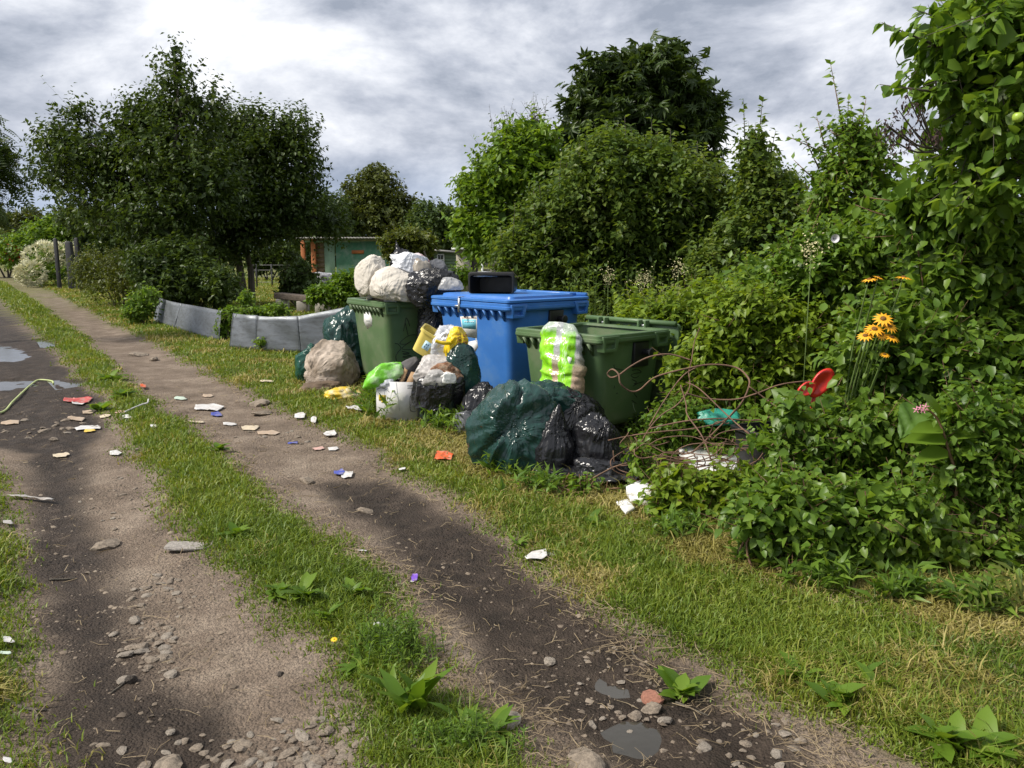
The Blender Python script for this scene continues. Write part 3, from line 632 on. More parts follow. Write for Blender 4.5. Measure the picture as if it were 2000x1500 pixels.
def bagmat(name, base, rough=.3, trans=0, alpha=1, bump=.5, bs=12, stretch=(2.6, 1, .7), var=.3, dirt=None, da=.3, focus=(((.06, -.12, .40), 1.0), ((-.22, -.2, .12), .6))):
    m = mat(name, base, rough, var, 5, 0, bs, spec=.5, stretch=stretch, alpha=alpha, dirt=dirt, dirt_amt=da); t = m.node_tree; b = t.nodes['Principled BSDF']
    co = N(t, 'ShaderNodeTexCoord').outputs['Object']; hs = None
    def rid(vec, sc_, wgt, dist=.4):
        nonlocal hs
        n = N(t, 'ShaderNodeTexNoise', noise_type='RIDGED_MULTIFRACTAL'); n.inputs['Scale'].default_value = sc_; n.inputs['Detail'].default_value = 2; n.inputs['Distortion'].default_value = dist; L(t, vec, n.inputs['Vector'])
        h_ = math_(t, 'MULTIPLY', n.outputs[0], wgt); hs = h_ if hs is None else math_(t, 'ADD', hs, h_)
    for fpt, wgt in focus:                    # straight creases fanning out from gathered points
        v = N(t, 'ShaderNodeVectorMath', operation='SUBTRACT'); L(t, co, v.inputs[0]); v.inputs[1].default_value = fpt
        v2 = N(t, 'ShaderNodeVectorMath', operation='NORMALIZE'); L(t, v.outputs[0], v2.inputs[0]); rid(v2.outputs[0], 2.6, .8*wgt, .15); rid(v2.outputs[0], 7.5, .4*wgt, .15)
    mp = N(t, 'ShaderNodeMapping'); mp.inputs[3].default_value = stretch; L(t, co, mp.inputs[0]); rid(mp.outputs[0], bs*.7, .35)
    bp = N(t, 'ShaderNodeBump'); bp.inputs['Strength'].default_value = min(1, bump*1.6); bp.inputs['Distance'].default_value = .03; L(t, hs, bp.inputs['Height']); L(t, bp.outputs[0], b.inputs['Normal'])
    return m
BLK = bagmat('black_bag_film', (.013, .013, .015), .25)
DGR = bagmat('dark_green_bag_film', (.013, .045, .038), .24, bump=.5, focus=(((-.03, -.33, .34), 1.0), ((-.34, -.1, .5), .5)))
DGR2 = bagmat('bottle_green_bag_film', (.008, .06, .04), .3)
GRY = bagmat('grey_bag_film', (.09, .092, .10), .3)
SACK = bagmat('cloth_sack', (.54, .50, .44), .85, bump=.62, bs=22, stretch=(1, 1, 1), focus=(((-.1, -.25, .02), 1.0), ((.12, -.1, .42), .7)), var=.12, dirt=(.33, .29, .23), da=.25)
SACK2 = bagmat('dirty_sack', (.42, .35, .29), .8, bump=.62, bs=18, stretch=(1, 1, 1), focus=(((-.28, -.2, .05), 1.0), ((.2, -.15, .4), .8)), var=.2, dirt=(.17, .125, .085), da=.6)
WBAG = bagmat('white_bag_film', (.62, .64, .68), .4, var=.15)
CLR = bagmat('cloudy_clear_film', (.50, .50, .50), .25, alpha=.6)
def bag(name, label, loc, size, seed, mt, rz=0, cat='bag', group=None, tilt=(0, 0), **kw):
    V, Fa = bag_shape(size, seed, **kw)
    o = link(name, new_mesh(name, V, Fa, mt, True), None, loc, (tilt[0], tilt[1], rz)); return tag(o, label, cat, group)
def onB(b, x, y, z): return tuple(b['M'] @ Vector((x, y, z)))
# -- heap on the left green container
la, da = A['L'], A['D']
bag('pale_sack', 'gathered off-white cloth sack standing upright on the heap over the green container rim', P(725, 574, 9.3), (.18, .17, .215), 2, SACK, .3, peaks=[((.2, -.2, 1), .18, .5)], foci=[((.35, -.5, .6), 11, .09, .8), ((.6, -.7, -.2), 7, .08, .6)], crumple=.05, fine=True, slump=.05)
bag('pale_sack', 'large slanted off-white cloth sack slumped across the green container opening', P(776, 585, 9.05), (.29, .2, .15), 5, SACK, -.15, tilt=(0, .10), peaks=[((-.25, 0, 1), .75, .6)], foci=[((.0, -.9, -.3), 9, .07, .7), ((-.9, 0, .3), 5, .05, .8)], crumple=.035, fine=True, slump=.1, power=3)
bag('white_bag', 'knotted bluish white carrier bag on top of the heap', P(800, 543, 9.45), (.22, .19, .17), 8, WBAG, .2, foci=[((-.75, -.5, .2), 13, .10, .9)], crumple=.06, peaks=[((-.9, -.2, .55), .3, .22)], fine=True)
bag('red_print_bag', 'white bag with red print lying on the bluish carrier bag', P(812, 521, 9.55), (.14, .10, .085), 15, mat('white_red_print', (.66, .56, .56), .4, .15, 6, .4, 12, dirt=(.55, .05, .05), dirt_amt=.5, ds=9), .5, foci=[((.8, 0, .4), 8, .1, .8)], crumple=.08)
bag('black_rag', 'crumpled black film with an upright tip crowning the heap', P(783, 524, 9.5), (.10, .09, .10), 19, BLK, 0, cat='plastic film', peaks=[((-.25, 0, 1), 1.1, .16), ((.6, -.2, .7), .35, .2), ((-.7, 0, .5), .3, .2)], crumple=.2, facet=.15)
bag('clear_bag', 'cloudy clear bag with food scraps wedged beside the black bag', P(826, 552, 9.3), (.11, .10, .13), 23, mat('clear_dirty', (.40, .36, .30), .25, .3, 6, .4, 14, alpha=.85, dirt=(.16, .12, .09), dirt_amt=.5, ds=6), .1, foci=[((0, 0, 1), 9, .12, 1.1)], crumple=.10, peaks=[((-.5, 0, .8), .25, .4)])
bag('grey_bag', 'small grey bag with pale contents behind the black bag of the heap', P(850, 540, 9.7), (.15, .12, .11), 27, GRY, .4, crumple=.09)
bag('black_bag', 'crumpled black bag hanging over the corner of the heaped green container', P(846, 597, 9.0), (.26, .22, .22), 31, BLK, .35, tilt=(0, -.12), crumple=.12, fs=2.6, facet=.10, aniso=(1.4, 1.4, 3.4), fine=True, slump=.12)
bag('clear_bag', 'translucent grey bag tail lying on the corner of the blue lid', P(880, 566, 8.75), (.12, .09, .07), 36, CLR, .2, crumple=.1)
bag('black_bag', 'black bag squeezed into the gap between green and blue containers', P(845, 680, 9.05), (.17, .17, .30), 41, BLK, .1, crumple=.12, fs=2.4, facet=.1, fine=True)
bag('scrap_heap', 'mixed white and tan rubbish filling the green container to its rim', onB(A, .0, .0, HA-.12), (.33, .30, .11), 44, mat('mixed_rubbish', (.52, .45, .38), .8, .3, 9, .6, 25, dirt=(.28, .17, .09), dirt_amt=.5, ds=14), R(-57), cat='rubbish', crumple=.2, fs=4, facet=.12, power=3.2, fine=True)
cupm = MB()
cr = [(.0, .0), (.028, 0), (.034, .09), (.037, .092), (.034, .088), (.026, .01)]
cupm.loft([[(r*math.cos(a), r*math.sin(a), z) for a in [2*math.pi*k/14 for k in range(14)]] for r, z in cr[1:]], True, True)
CUPM = mat('white_cup', (.62, .60, .58), .5, .08, 6)
cme = new_mesh('plastic_cup', np.array(cupm.v), cupm.f, CUPM, True)
for (px, py, rx, ry, lb) in ((708, 578, .3, .2, 'tilted white cup under the upright pale sack'), (721, 582, -.9, .5, 'white cup tipped over beside the upright pale sack'), (756, 588, -1.3, .3, 'white cup lying flat below the slanted sack'), (768, 588, -1.4, -.6, 'white cup lying at the lug end below the slanted sack')):
    o = link('plastic_cup', cme, None, P(px, py, 8.97 if px > 740 else 9.3), (rx, ry, 0), 1.35); tag(o, lb, 'cup', 'cups along the rim of the heaped container')
# -- black tub on the blue lid
t = thing('black_tub', 'black plastic tub lying on its side on the blue lid', 'tub', onB(B, -.03, -.18, HB+.072), R(-12))
q = MB()
def tub_ring(w_, h_, r, y): return [(a, y, b_+h_/2) for a, b_, _ in rrect(w_, h_, r, 0, 5)]
q.loft([tub_ring(.47, .21, .03, -.17), tub_ring(.45, .19, .03, -.17), tub_ring(.40, .16, .04, .15), ], False, True); q.loft([tub_ring(.47, .21, .03, -.17), tub_ring(.49, .225, .03, -.165), tub_ring(.49, .225, .03, -.145), tub_ring(.45, .195, .03, -.14), tub_ring(.42, .175, .05, .17)], False, True)
q.build('tub_shell', BLACKP, t, auto=35)
bag('white_scrap', 'whitish plastic scrap lying on top of the black tub', P(948, 540, 8.45), (.14, .08, .025), 47, WBAG, .2, cat='plastic scrap', crumple=.15)
# -- rubbish by the left container
bag('dirty_sack', 'mud stained beige sack slumped on the grass by the green container', GG(647, 752), (.30, .26, .30), 51, SACK2, .2, tilt=(0, .15), crumple=.09, fs=2.2, facet=.06, foci=[((-.5, -.6, -.2), 9, .10, 1.0), ((.3, -.7, .5), 8, .08, .8)], fine=True)
bag('dark_green_bag', 'shiny dark green bag heaped behind the stained beige sack', GG(682, 738), (.33, .26, .46), 55, DGR, .1, crumple=.14, fs=2.2, facet=.12, foci=[((-.2, -.5, .8), 8, .12, .9)], fine=True, slump=.1)
bag('bottle_green_bag', 'small bottle green bag lying left of the stained beige sack', GG(602, 748), (.15, .14, .22), 59, DGR2, .4, crumple=.12, peaks=[((.2, 0, 1), .3, .4)])
bag('yellow_bag', 'flattened yellow and white plastic bag in the grass', GG(666, 778), (.17, .11, .07), 63, mat('yellow_white_film', (.66, .45, .02), .4, .2, 6, .4, 14, dirt=(.6, .58, .5), dirt_amt=.42, ds=8), .2, crumple=.22, facet=.12, flat=-.5)
bag('brown_rag', 'brown sodden rag lying in the grass by the yellow bag', GG(630, 762), (.20, .12, .05), 66, mat('brown_rag', (.13, .09, .06), .9, .4, 8, .6, 20), .3, cat='rag', crumple=.25, flat=-.4)
# white cardboard box with contents
bx_, by_, bz_ = GG(778, 826); CARD = mat('white_card', (.63, .62, .61), .75, .06, 5, .05, 30, dirt=(.46, .44, .42), dirt_amt=.3); BROWNC = mat('brown_card', (.30, .19, .10), .85, .2, 7, .15, 40)
t = thing('cardboard_box', 'open white cardboard box stuffed with rubbish in front of the green container', 'box', (bx_, by_+.17, bz_), R(-6)); W2, D2, H2 = .40, .30, .385
for nm, c_, d_ in (('front_panel', (0, -D2/2, H2/2), (W2, .006, H2)), ('back_panel', (0, D2/2, H2/2), (W2, .006, H2)), ('side_panel', (-W2/2+.003, 0, H2/2), (.006, D2-.007, H2-.002)), ('side_panel', (W2/2-.003, 0, H2/2), (.006, D2-.007, H2-.002)), ('base_panel', (0, 0, .004), (W2-.013, D2-.007, .006))):
    q = MB(); q.box(c_, d_); fp = q.build(nm, CARD, t)
    if nm == 'front_panel': front = fp
YEL = mat('yellow_print', (.60, .48, .02), .7, .1, 6)
def prt(nm, x0, x1, z0, z1, mt, off=.0045):
    q = MB(); q.box(((x0+x1)/2, -D2/2-off, (z0+z1)/2), (x1-x0, .0012, z1-z0)); return q.build(nm, mt, front)
prt('yellow_logo', -.175, -.105, .20, .255, YEL); prt('yellow_logo', -.15, -.125, .18, .199, YEL)
for k in range(3): prt('print_mark', -.165+k*.02, -.157+k*.02, .225, .252, BROWNC, .006)
q = MB(); q.tube(smooth_path([(-.19, -D2/2-.004, .31), (-.15, -D2/2-.004, .325), (-.10, -D2/2-.004, .31), (-.07, -D2/2-.004, .285)]), .002, 4); q.tube(smooth_path([(.195, -D2/2-.004, .26), (.15, -D2/2-.004, .255), (.135, -D2/2-.004, .23), (.135, -D2/2-.004, .12), (.15, -D2/2-.004, .10), (.195, -D2/2-.004, .10)]), .003, 4); q.build('print_line', MARKER, front)
for z0, a, b_ in ((.355, .11, .16), (.325, .11, .17), (.34, .11, .15)): prt('print_line', a, b_, z0, z0+.006, GREYPR)
for xx in (-.11, .02): q = MB(); q.tube([(xx-.02, -D2/2-.004, .383), (xx+.01, -D2/2-.004, .10)], .0012, 4); q.build('crease', GREYPR, front)
def inbox(x_, y_, z_): return (bx_+x_, by_+.17+y_, bz_+z_)
LIME = mat('lime_film', (.16, .52, .02), .35, .2, 6, .4, 16, dirt=(.6, .66, .55), dirt_amt=.4, ds=6)
bag('lime_bag', 'lime green and white bag spilling from the white cardboard box', inbox(-.13, .0, .37), (.19, .12, .10), 71, LIME, .3, tilt=(0, -.35), crumple=.12, foci=[((1, 0, .2), 8, .1, .9)])
bag('white_scrap', 'white crumpled bag at the corner of the cardboard box', inbox(-.12, -.06, .33), (.08, .07, .08), 73, WBAG, .3, crumple=.15)
bag('grey_cloth', 'dark grey cloth bundle at the back of the white cardboard box', inbox(.10, .08, .40), (.12, .09, .11), 75, mat('grey_cloth', (.09, .085, .085), .9, .25, 7, .3, 40), .1, cat='cloth', crumple=.08)
bag('box_filling', 'dark rubbish inside the white cardboard box', inbox(.02, .02, .20), (.15, .09, .085), 77, mat('dark_rubbish', (.06, .045, .035), .85, .4, 9, .6, 25), 0, cat='rubbish', crumple=.2, power=3)
def card(name, label, pts, mt, th=.004, cat='cardboard'):
    pts = [Vector(p) for p in pts]; n = (pts[1]-pts[0]).cross(pts[-1]-pts[0]).normalized()*th/2; q = MB(); q.loft([[p-n for p in pts], [p+n for p in pts]]); o = q.build(name, mt); return tag(o, label, cat)
card('cardboard_strip', 'bent brown cardboard strip sticking out of the white box', [inbox(.0, -.10, .36), inbox(.05, -.11, .36), inbox(.09, -.02, .50), inbox(.055, -.02, .51)], BROWNC)
card('cardboard_flap', 'torn brown cardboard flap leaning at the white box edge', [inbox(.07, -.12, .36), inbox(.16, -.13, .36), inbox(.185, -.06, .46), inbox(.12, -.05, .47)], BROWNC)
# dark tub with a black bag turned over its edge
tx, ty, tz = GG(858, 838); t = thing('dark_bin', 'dark green tub lined with a black bag in front of the blue container', 'tub', (tx, ty+.2, tz), R(-14)); q = MB()
q.loft([rrect(.30, .27, .03, 0), rrect(.37, .33, .03, .42), rrect(.36, .32, .03, .42), rrect(.29, .26, .03, .02)]); q.build('tub_shell', mat('dark_tub', (.012, .022, .018), .35, .3, 5), t, auto=35)
def skirt(name, label, loc, rings, seed, mt, n=72, amp=.02, parent=None):
    rr = []
    for k, (rx, ry, z, ox, oy) in enumerate(rings):
        row = []
        for i in range(n):
            a = 2*math.pi*i/n; d = Vector((math.cos(a), math.sin(a), 0)); w_ = 1+amp*3*mn.noise(Vector((d.x*2.5, d.y*2.5, z*3+seed)))+amp*2*(1-2*abs(mn.noise(Vector((d.x*6, d.y*6, z*1.2+seed)))))*(k/len(rings)+.3)
            row.append((d.x*rx*w_+ox, d.y*ry*w_+oy, z+.35*amp*mn.noise(Vector((d.x*3, d.y*3, z*8+seed*2)))*4))
        rr.append(row)
    q = MB(); q.loft(rr, False, False); o = q.build(name, mt, parent, True, loc); return tag(o, label, 'bag') if label else o
skirt('bag_liner', None, (0, 0, 0), [(.16, .15, .40, 0, 0), (.20, .18, .47, 0, 0), (.235, .21, .46, 0, 0), (.25, .225, .42, .01, 0), (.255, .225, .36, .0, 0), (.26, .22, .30, -.01, 0), (.25, .215, .25, -.02, 0), (.235, .20, .20, -.04, 0), (.235, .20, .17, -.05, -.01)], 3, BLK, 96, .035, t)
bag('dark_green_bag', 'dark green bag bulging from the lined tub against the blue panel', (tx+.17, ty+.27, tz+.28), (.17, .14, .24), 81, DGR, .2, crumple=.10, foci=[((-.3, -.5, .7), 8, .1, .8)])
bag('white_bag', 'grimy white bag of scraps on top of the lined tub', (tx-.07, ty+.19, tz+.40), (.17, .13, .13), 83, mat('grimy_white', (.50, .47, .45), .45, .15, 5, .4, 16, dirt=(.34, .30, .27), dirt_amt=.4), .1, crumple=.08, foci=[((-.6, -.2, .5), 9, .08, .9)], fine=True)
bag('brown_scraps', 'rust brown food scraps spilling from the grimy white bag', (tx+.05, ty+.12, tz+.44), (.12, .09, .075), 85, mat('rust_scraps', (.19, .085, .04), .8, .45, 14, .7, 30, dirt=(.42, .33, .24), dirt_amt=.4, ds=16), .1, cat='rubbish', crumple=.2, fs=4, facet=.15)
bag('clear_bag', 'cloudy film scrap hanging over the front of the lined tub', (tx-.02, ty+.04, tz+.40), (.11, .06, .075), 87, mat('cloudy_film', (.34, .33, .32), .3, .3, 7, .5, 18, alpha=.9), 0, cat='plastic film', crumple=.18, fs=3, facet=.12)
bag('paper_scrap', 'crumpled pale grey paper at the rim of the lined tub', (tx+.09, ty+.0, tz+.42), (.06, .04, .05), 89, WHITEP, .2, cat='paper', crumple=.2, facet=.15)
# yellow bucket tilted, with a printed yellow bag
yb_ = P(836, 693, 7.72); t = thing('yellow_bucket', 'tilted yellow plastic bucket resting on rubbish before the blue container', 'bucket', (yb_[0]-.05, yb_[1]+.0, yb_[2]+.02)); t.rotation_euler = (R(8), R(32), 0)
YP = mat('yellow_plastic', (.62, .50, .12), .42, .1, 4, .03, 60); q = MB(); cir = lambda r, z, n=28: [(r*math.cos(2*math.pi*k/n), r*math.sin(2*math.pi*k/n), z) for k in range(n)]
q.loft([rrect(.21, .19, .05, 0), rrect(.25, .23, .05, .24), rrect(.24, .22, .05, .24), rrect(.20, .18, .05, .01)]); q.build('bucket_wall', YP, t, auto=40)
q = MB(); q.loft([rrect(.252, .232, .05, .215), rrect(.272, .252, .05, .215), rrect(.272, .252, .05, .243), rrect(.246, .226, .05, .243)], False, False); q.build('bucket_rim', YP, t, auto=40)
q = MB(); q.box((-.0, -.112, .115), (.07, .003, .085), rot=Matrix.Rotation(R(-4.5), 3, 'X')); q.build('bucket_label', mat('blue_label', (.42, .62, .74), .5, .1, 6), t)
for k, (xx, zz2) in enumerate(((-.015, .10), (.008, .10), (-.012, .125), (.012, .128))): q = MB(); q.box((xx, -.1145, zz2), (.010, .002, .02), rot=Matrix.Rotation(R(-4.5), 3, 'X')); q.build('label_print', mat('label_ink', (.05, .12, .2), .6), t)
q = MB(); q.tube(smooth_path([(.05, -.128, .23), (.03, -.135, .19), (.05, -.14, .17), (.09, -.135, .19)]), .002, 5); q.build('bucket_handle', STEEL, t)
FOIL = mat('crumpled_foil', (.56, .57, .60), .35, .2, 10, .7, 26, metal=.35)
fp_ = P(866, 696, 7.62)
bag('foil_bag', 'crumpled silver white bag pulled over the yellow bucket mouth', (fp_[0], fp_[1], fp_[2]), (.145, .11, .165), 91, FOIL, -.3, tilt=(0, .3), crumple=.13, fs=3, facet=.12, fine=True)
YBAG = mat('yellow_bag_film', (.70, .50, .01), .35, .12, 5, .35, 14)
yp = P(891, 700, 7.52); yo = bag('yellow_bag', 'bright yellow carrier bag with dark red lettering on the silver bag', (yp[0]-.02, yp[1], yp[2]), (.095, .085, .175), 93, YBAG, .2, tilt=(0, .18), crumple=.09, foci=[((-.8, -.4, .1), 9, .12, 1.0)], fine=True, slump=0)
q = MB(); q.tube(smooth_path([(-.22, -.12, .15), (-.15, -.12, .14), (-.07, -.09, .15)], 6), [.016]*6+[.018]*6+[.02], 8); q.build('bag_twist', YBAG, yo, True)
RED = mat('dark_red_print', (.16, .02, .015), .5, .1, 6)
def letters(txt, parent, origin, right, up, size, mt):
    """block lettering from short bars"""
    GL = {'E': 'LTMB', 'T': 'TV', 'L': 'LB', 'O': 'LRTB', 'S': 'TMBab', 'I': 'V', 'C': 'LTB', 'R': 'LTMa', 'A': 'LRTM'}
    o = Vector(origin); rt = Vector(right).normalized(); u_ = Vector(up).normalized(); q = MB(); th = size*.2
    nn = rt.cross(u_)
    seg = {'L': ((0, 0), (0, 1)), 'R': ((.6, 0), (.6, 1)), 'T': ((0, 1), (.6, 1)), 'M': ((0, .5), (.6, .5)), 'B': ((0, 0), (.6, 0)), 'V': ((.3, 0), (.3, 1)), 'a': ((0, .5), (0, 1)), 'b': ((.6, 0), (.6, .5))}
    for i, ch in enumerate(txt):
        for s_ in GL.get(ch, ''):
            a, b_ = seg[s_]; p = o+rt*(i*size*.95)
            q.tube([p+rt*a[0]*size+u_*a[1]*size, p+rt*b_[0]*size+u_*b_[1]*size], th*.5, 4)
    return q.build('lettering', mt, parent)
letters('SITE', yo, (.035, -.108, .25), (.15, .1, -1), (1, .3, .1), .034, RED); letters('LOES', yo, (-.02, -.118, .245), (.15, .05, -1), (1, .1, .1), .03, RED); letters('ECO', yo, (.0, -.118, .12), (.1, .05, -1), (1, .1, .1), .028, RED)
# -- bags in front of the right container
bag('grey_black_bag', 'small tied grey black bag behind the big dark green bag', GG(942, 838), (.19, .17, .20), 101, BLK, .2, peaks=[((.1, 0, 1), .25, .35)], foci=[((.1, 0, 1), 14, .10, 1.0)], crumple=.05, fine=True)
bag('clear_bag', 'grey translucent bag lying on the grass beside the tied grey black bag', GG(912, 845), (.12, .10, .10), 103, mat('smoky_film', (.13, .135, .15), .25, .3, 6, .4, 14, alpha=.9), .3, crumple=.12)
bag('dark_green_bag', 'big taut dark green bag on the grass before the open green container', GG(1003, 912), (.315, .27, .335), 107, DGR, .15, foci=[((-.10, -.85, .28), 12, .13, 1.15), ((-.8, -.2, .4), 9, .07, .7), ((.7, -.6, -.3), 9, .06, .7)], crumple=.03, facet=.07, fine=True, power=2.9, slump=.10)
bag('dark_green_bag', 'loose dark green bag draped over the big taut one under the lime bag', P(1048, 822, 6.40), (.33, .22, .16), 109, DGR, .12, tilt=(0, .12), foci=[((-.2, -.5, .8), 9, .14, 1.0)], crumple=.13, fs=2.2, facet=.14, fine=True, slump=.2)
bag('dark_green_bag', 'dark bag under the lime bag against the open green container', GG(1108, 880), (.27, .2, .27), 110, BLK, .1, crumple=.1, facet=.1, fine=True)
bag('black_bag', 'pointed black bag with sharp folds beside the big dark green bag', GG(1078, 926), (.15, .13, .20), 113, BLK, .1, peaks=[((.22, -.1, 1), .75, .36)], foci=[((.25, -.1, 1), 13, .10, 1.3)], crumple=.03, facet=.04, fine=True, slump=.35)
bag('black_bag', 'torn black bag with plant cuttings next to the pointed black bag', GG(1165, 922), (.19, .15, .21), 117, BLK, -.1, foci=[((.1, -.2, 1), 11, .12, 1.1)], crumple=.10, fs=2.6, facet=.08, fine=True, slump=.5)
bag('black_bag', 'low crumpled black bag lying before the torn black bag', GG(1172, 942), (.20, .11, .085), 119, BLK, -.05, crumple=.14, fs=3, facet=.1, fine=True, aniso=(1, 3, 3))
q = MB()
for s_ in range(9):
    a = P(1130+s_*4, 858-s_*2.2, 5.83); q.tube([a, (a[0]+.05, a[1]-.04, a[2]+.03+.01*(s_ % 3))], [.007, .003], 5)
tag(q.build('plant_cuttings', leafmat('cuttings', [(.16, .2, .03), (.3, .3, .08)])), 'yellow green plant cuttings sticking out of the torn black bag', 'plant cuttings')
def sheet(name, label, cat, outline, mt, seed, amp=.03, res=40, lift=.01, th=.0015, fs=5, group=None, top=None):
    """crumpled sheet lying on the ground; outline in photo pixels"""
    pp = np.array(gp(outline)); mn_, mx_ = pp.min(0)-.01, pp.max(0)+.01
    st = max((mx_-mn_))/res; xs_ = np.arange(mn_[0], mx_[0]+st, st); ys_ = np.arange(mn_[1], mx_[1]+st, st); X, Y = np.meshgrid(xs_, ys_); sd_ = sdf(pp, X.ravel(), Y.ravel())
    Z = height(X.ravel(), Y.ravel())+lift+amp*(np.array([1-abs(mn.noise(Vector((a*fs, b_*fs, seed))))*2 for a, b_ in zip(X.ravel(), Y.ravel())])*.5+.5)+(0 if top is None else top(X.ravel(), Y.ravel()))
    ii = (np.arange(len(ys_)-1)[:, None]*len(xs_)+np.arange(len(xs_)-1)[None]).ravel(); qd = np.stack([ii, ii+1, ii+1+len(xs_), ii+len(xs_)], 1); qd = qd[sd_[qd].max(1) > 0]
    # pull outside corners onto the outline
    Vx = np.stack([X.ravel(), Y.ravel()], 1); c = pp.mean(0)
    for k in np.unique(qd):
        if sd_[k] < 0:
            best, bd = None, 1e9
            for a, b_ in zip(pp, np.roll(pp, -1, 0)):
                e = b_-a; tt = np.clip(((Vx[k]-a)@e)/max(e@e, 1e-9), 0, 1); pr = a+e*tt; dd_ = np.hypot(*(Vx[k]-pr))
                if dd_ < bd: bd, best = dd_, pr
            Vx[k] = best
    u, inv = np.unique(qd, return_inverse=True); org = np.array([c[0], c[1], hz(*c)])
    V = np.column_stack([Vx[u], Z[u]])-org
    o = link(name, new_mesh(name, V, inv.reshape(qd.shape), mt, True), None, tuple(org)); s_ = o.modifiers.new('thickness', 'SOLIDIFY'); s_.thickness = th; s_.offset = 1
    return tag(o, label, cat, group)
sheet('black_film', 'black plastic film spread on the grass below the black bags', 'plastic film', [(1030, 925), (1060, 915), (1100, 930), (1160, 925), (1195, 890), (1215, 885), (1232, 905), (1262, 938), (1255, 958), (1200, 964), (1130, 956), (1080, 948), (1045, 940)], BLK, 3.3, .07, 48, .01, .002, 9)
sheet('black_film', 'small black film scrap in front of the big dark green bag', 'plastic film', [(938, 905), (985, 898), (1010, 912), (965, 920)], BLK, 5.1, .03, 24, .008, .002, 12)
# lime printed bag leaning on the container
def print_bag():
    m = bpy.data.materials.new('lime_printed_film'); m.use_nodes = True; t = m.node_tree; b = t.nodes['Principled BSDF']
    sp_ = N(t, 'ShaderNodeSeparateXYZ'); L(t, N(t, 'ShaderNodeTexCoord').outputs['Object'], sp_.inputs[0])
    nn = N(t, 'ShaderNodeTexNoise'); nn.inputs['Scale'].default_value = 9; nn.inputs['Detail'].default_value = 4
    xx = math_(t, 'ADD', math_(t, 'ADD', sp_.outputs[0], math_(t, 'MULTIPLY', sp_.outputs[2], .08)), math_(t, 'MULTIPLY', math_(t, 'SUBTRACT', nn.outputs[0], .5), .035))
    band = ramp(t, math_(t, 'ADD', math_(t, 'MULTIPLY', xx, 2.2), .5), [(.0, (1, 1, 1)), (.45, (1, 1, 1)), (.47, (0, 0, 0)), (.58, (0, 0, 0)), (.60, (1, 1, 1)), (.84, (1, 1, 1)), (.87, (.0, .0, .0))])
    inner = ramp(t, sp_.outputs[2], [(.26, (.45, .32, .22)), (.32, (.30, .24, .15)), (.36, (.34, .31, .25)), (.46, (.40, .42, .42))])
    n2 = N(t, 'ShaderNodeTexNoise'); n2.inputs['Scale'].default_value = 70; inner = mixc(t, .5, inner, mixc(t, 1.0, inner, ramp(t, n2.outputs[0], [(.35, (.5, .5, .5)), (.65, (1.3, 1.3, 1.3))]), 'MULTIPLY'))
    gr = ramp(t, nn.outputs[0], [(.35, (.17, .50, .008)), (.65, (.30, .68, .02))])
    wv = N(t, 'ShaderNodeTexNoise'); wv.inputs['Scale'].default_value = 55; wv.inputs['Detail'].default_value = 1
    mp = N(t, 'ShaderNodeMapping'); mp.inputs[3].default_value = (2.2, 1, .5); L(t, N(t, 'ShaderNodeTexCoord').outputs['Object'], mp.inputs[0]); L(t, mp.outputs[0], wv.inputs['Vector'])
    strip = ramp(t, math_(t, 'ADD', math_(t, 'MULTIPLY', xx, 2.2), .5), [(.64, (0, 0, 0)), (.65, (1, 1, 1)), (.74, (1, 1, 1)), (.75, (0, 0, 0))])
    gr = mixc(t, math_(t, 'MULTIPLY', strip, ramp(t, wv.outputs[0], [(.54, (0, 0, 0)), (.60, (.75, .75, .75))])), gr, (.55, .75, .42))
    top = ramp(t, math_(t, 'ADD', sp_.outputs[2], math_(t, 'MULTIPLY', math_(t, 'SUBTRACT', nn.outputs[0], .5), .12)), [(.57, (1, 1, 1)), (.62, (.12, .12, .12))])
    L(t, mixc(t, math_(t, 'MULTIPLY', band, top), inner, gr), b.inputs['Base Color']); b.inputs['Roughness'].default_value = .22; b.inputs['Coat Weight'].default_value = .4
    n3 = N(t, 'ShaderNodeTexNoise'); n3.inputs['Scale'].default_value = 13; n3.inputs['Detail'].default_value = 4; bp = N(t, 'ShaderNodeBump'); bp.inputs['Strength'].default_value = .5; bp.inputs['Distance'].default_value = .02; L(t, n3.outputs[0], bp.inputs['Height']); L(t, bp.outputs[0], b.inputs['Normal'])
    return m
lp = P(1089, 787, 6.60); rows = 56; n = 64; V = []
for k in range(rows):
    f = k/(rows-1); z = .68*f; hw = .185*(1-.10*f)*(1 if f < .80 else (1-((f-.80)/.20)**2*.45)); hw *= (.85+.15*min(f/.08, 1)); th = (.085*(1-f)**.6+.022)*(min(f/.06, 1)*.5+.5)*(1 if f < .96 else .5)
    sx_ = .02*math.sin(f*5)-.035*f+(.02 if .38 < f < .5 else 0)
    for i in range(n):
        a = 2*math.pi*i/n; cx_, sy_ = math.copysign(abs(math.cos(a))**.75, math.cos(a)), math.copysign(abs(math.sin(a))**.9, math.sin(a))
        p = Vector((cx_*hw, sy_*th, z)); w_ = 1-2*abs(mn.noise(Vector((p.x*3, p.y*8, z*11)))); w2 = 1-2*abs(mn.noise(Vector((p.x*9+3, p.y*9, z*6))))
        d = .022*w_+.012*w2; V.append((p.x+sx_+d*cx_, p.y+d*sy_*1.2, z+.015*mn.noise(Vector((p.x*14, 2, z*5)))))
ii = (np.arange(rows-1)[:, None]*n+np.arange(n)[None]); jj = (np.arange(rows-1)[:, None]*n+(np.arange(n)+1)[None] % n); qd = np.stack([ii, jj, jj+n, ii+n], -1).reshape(-1, 4)
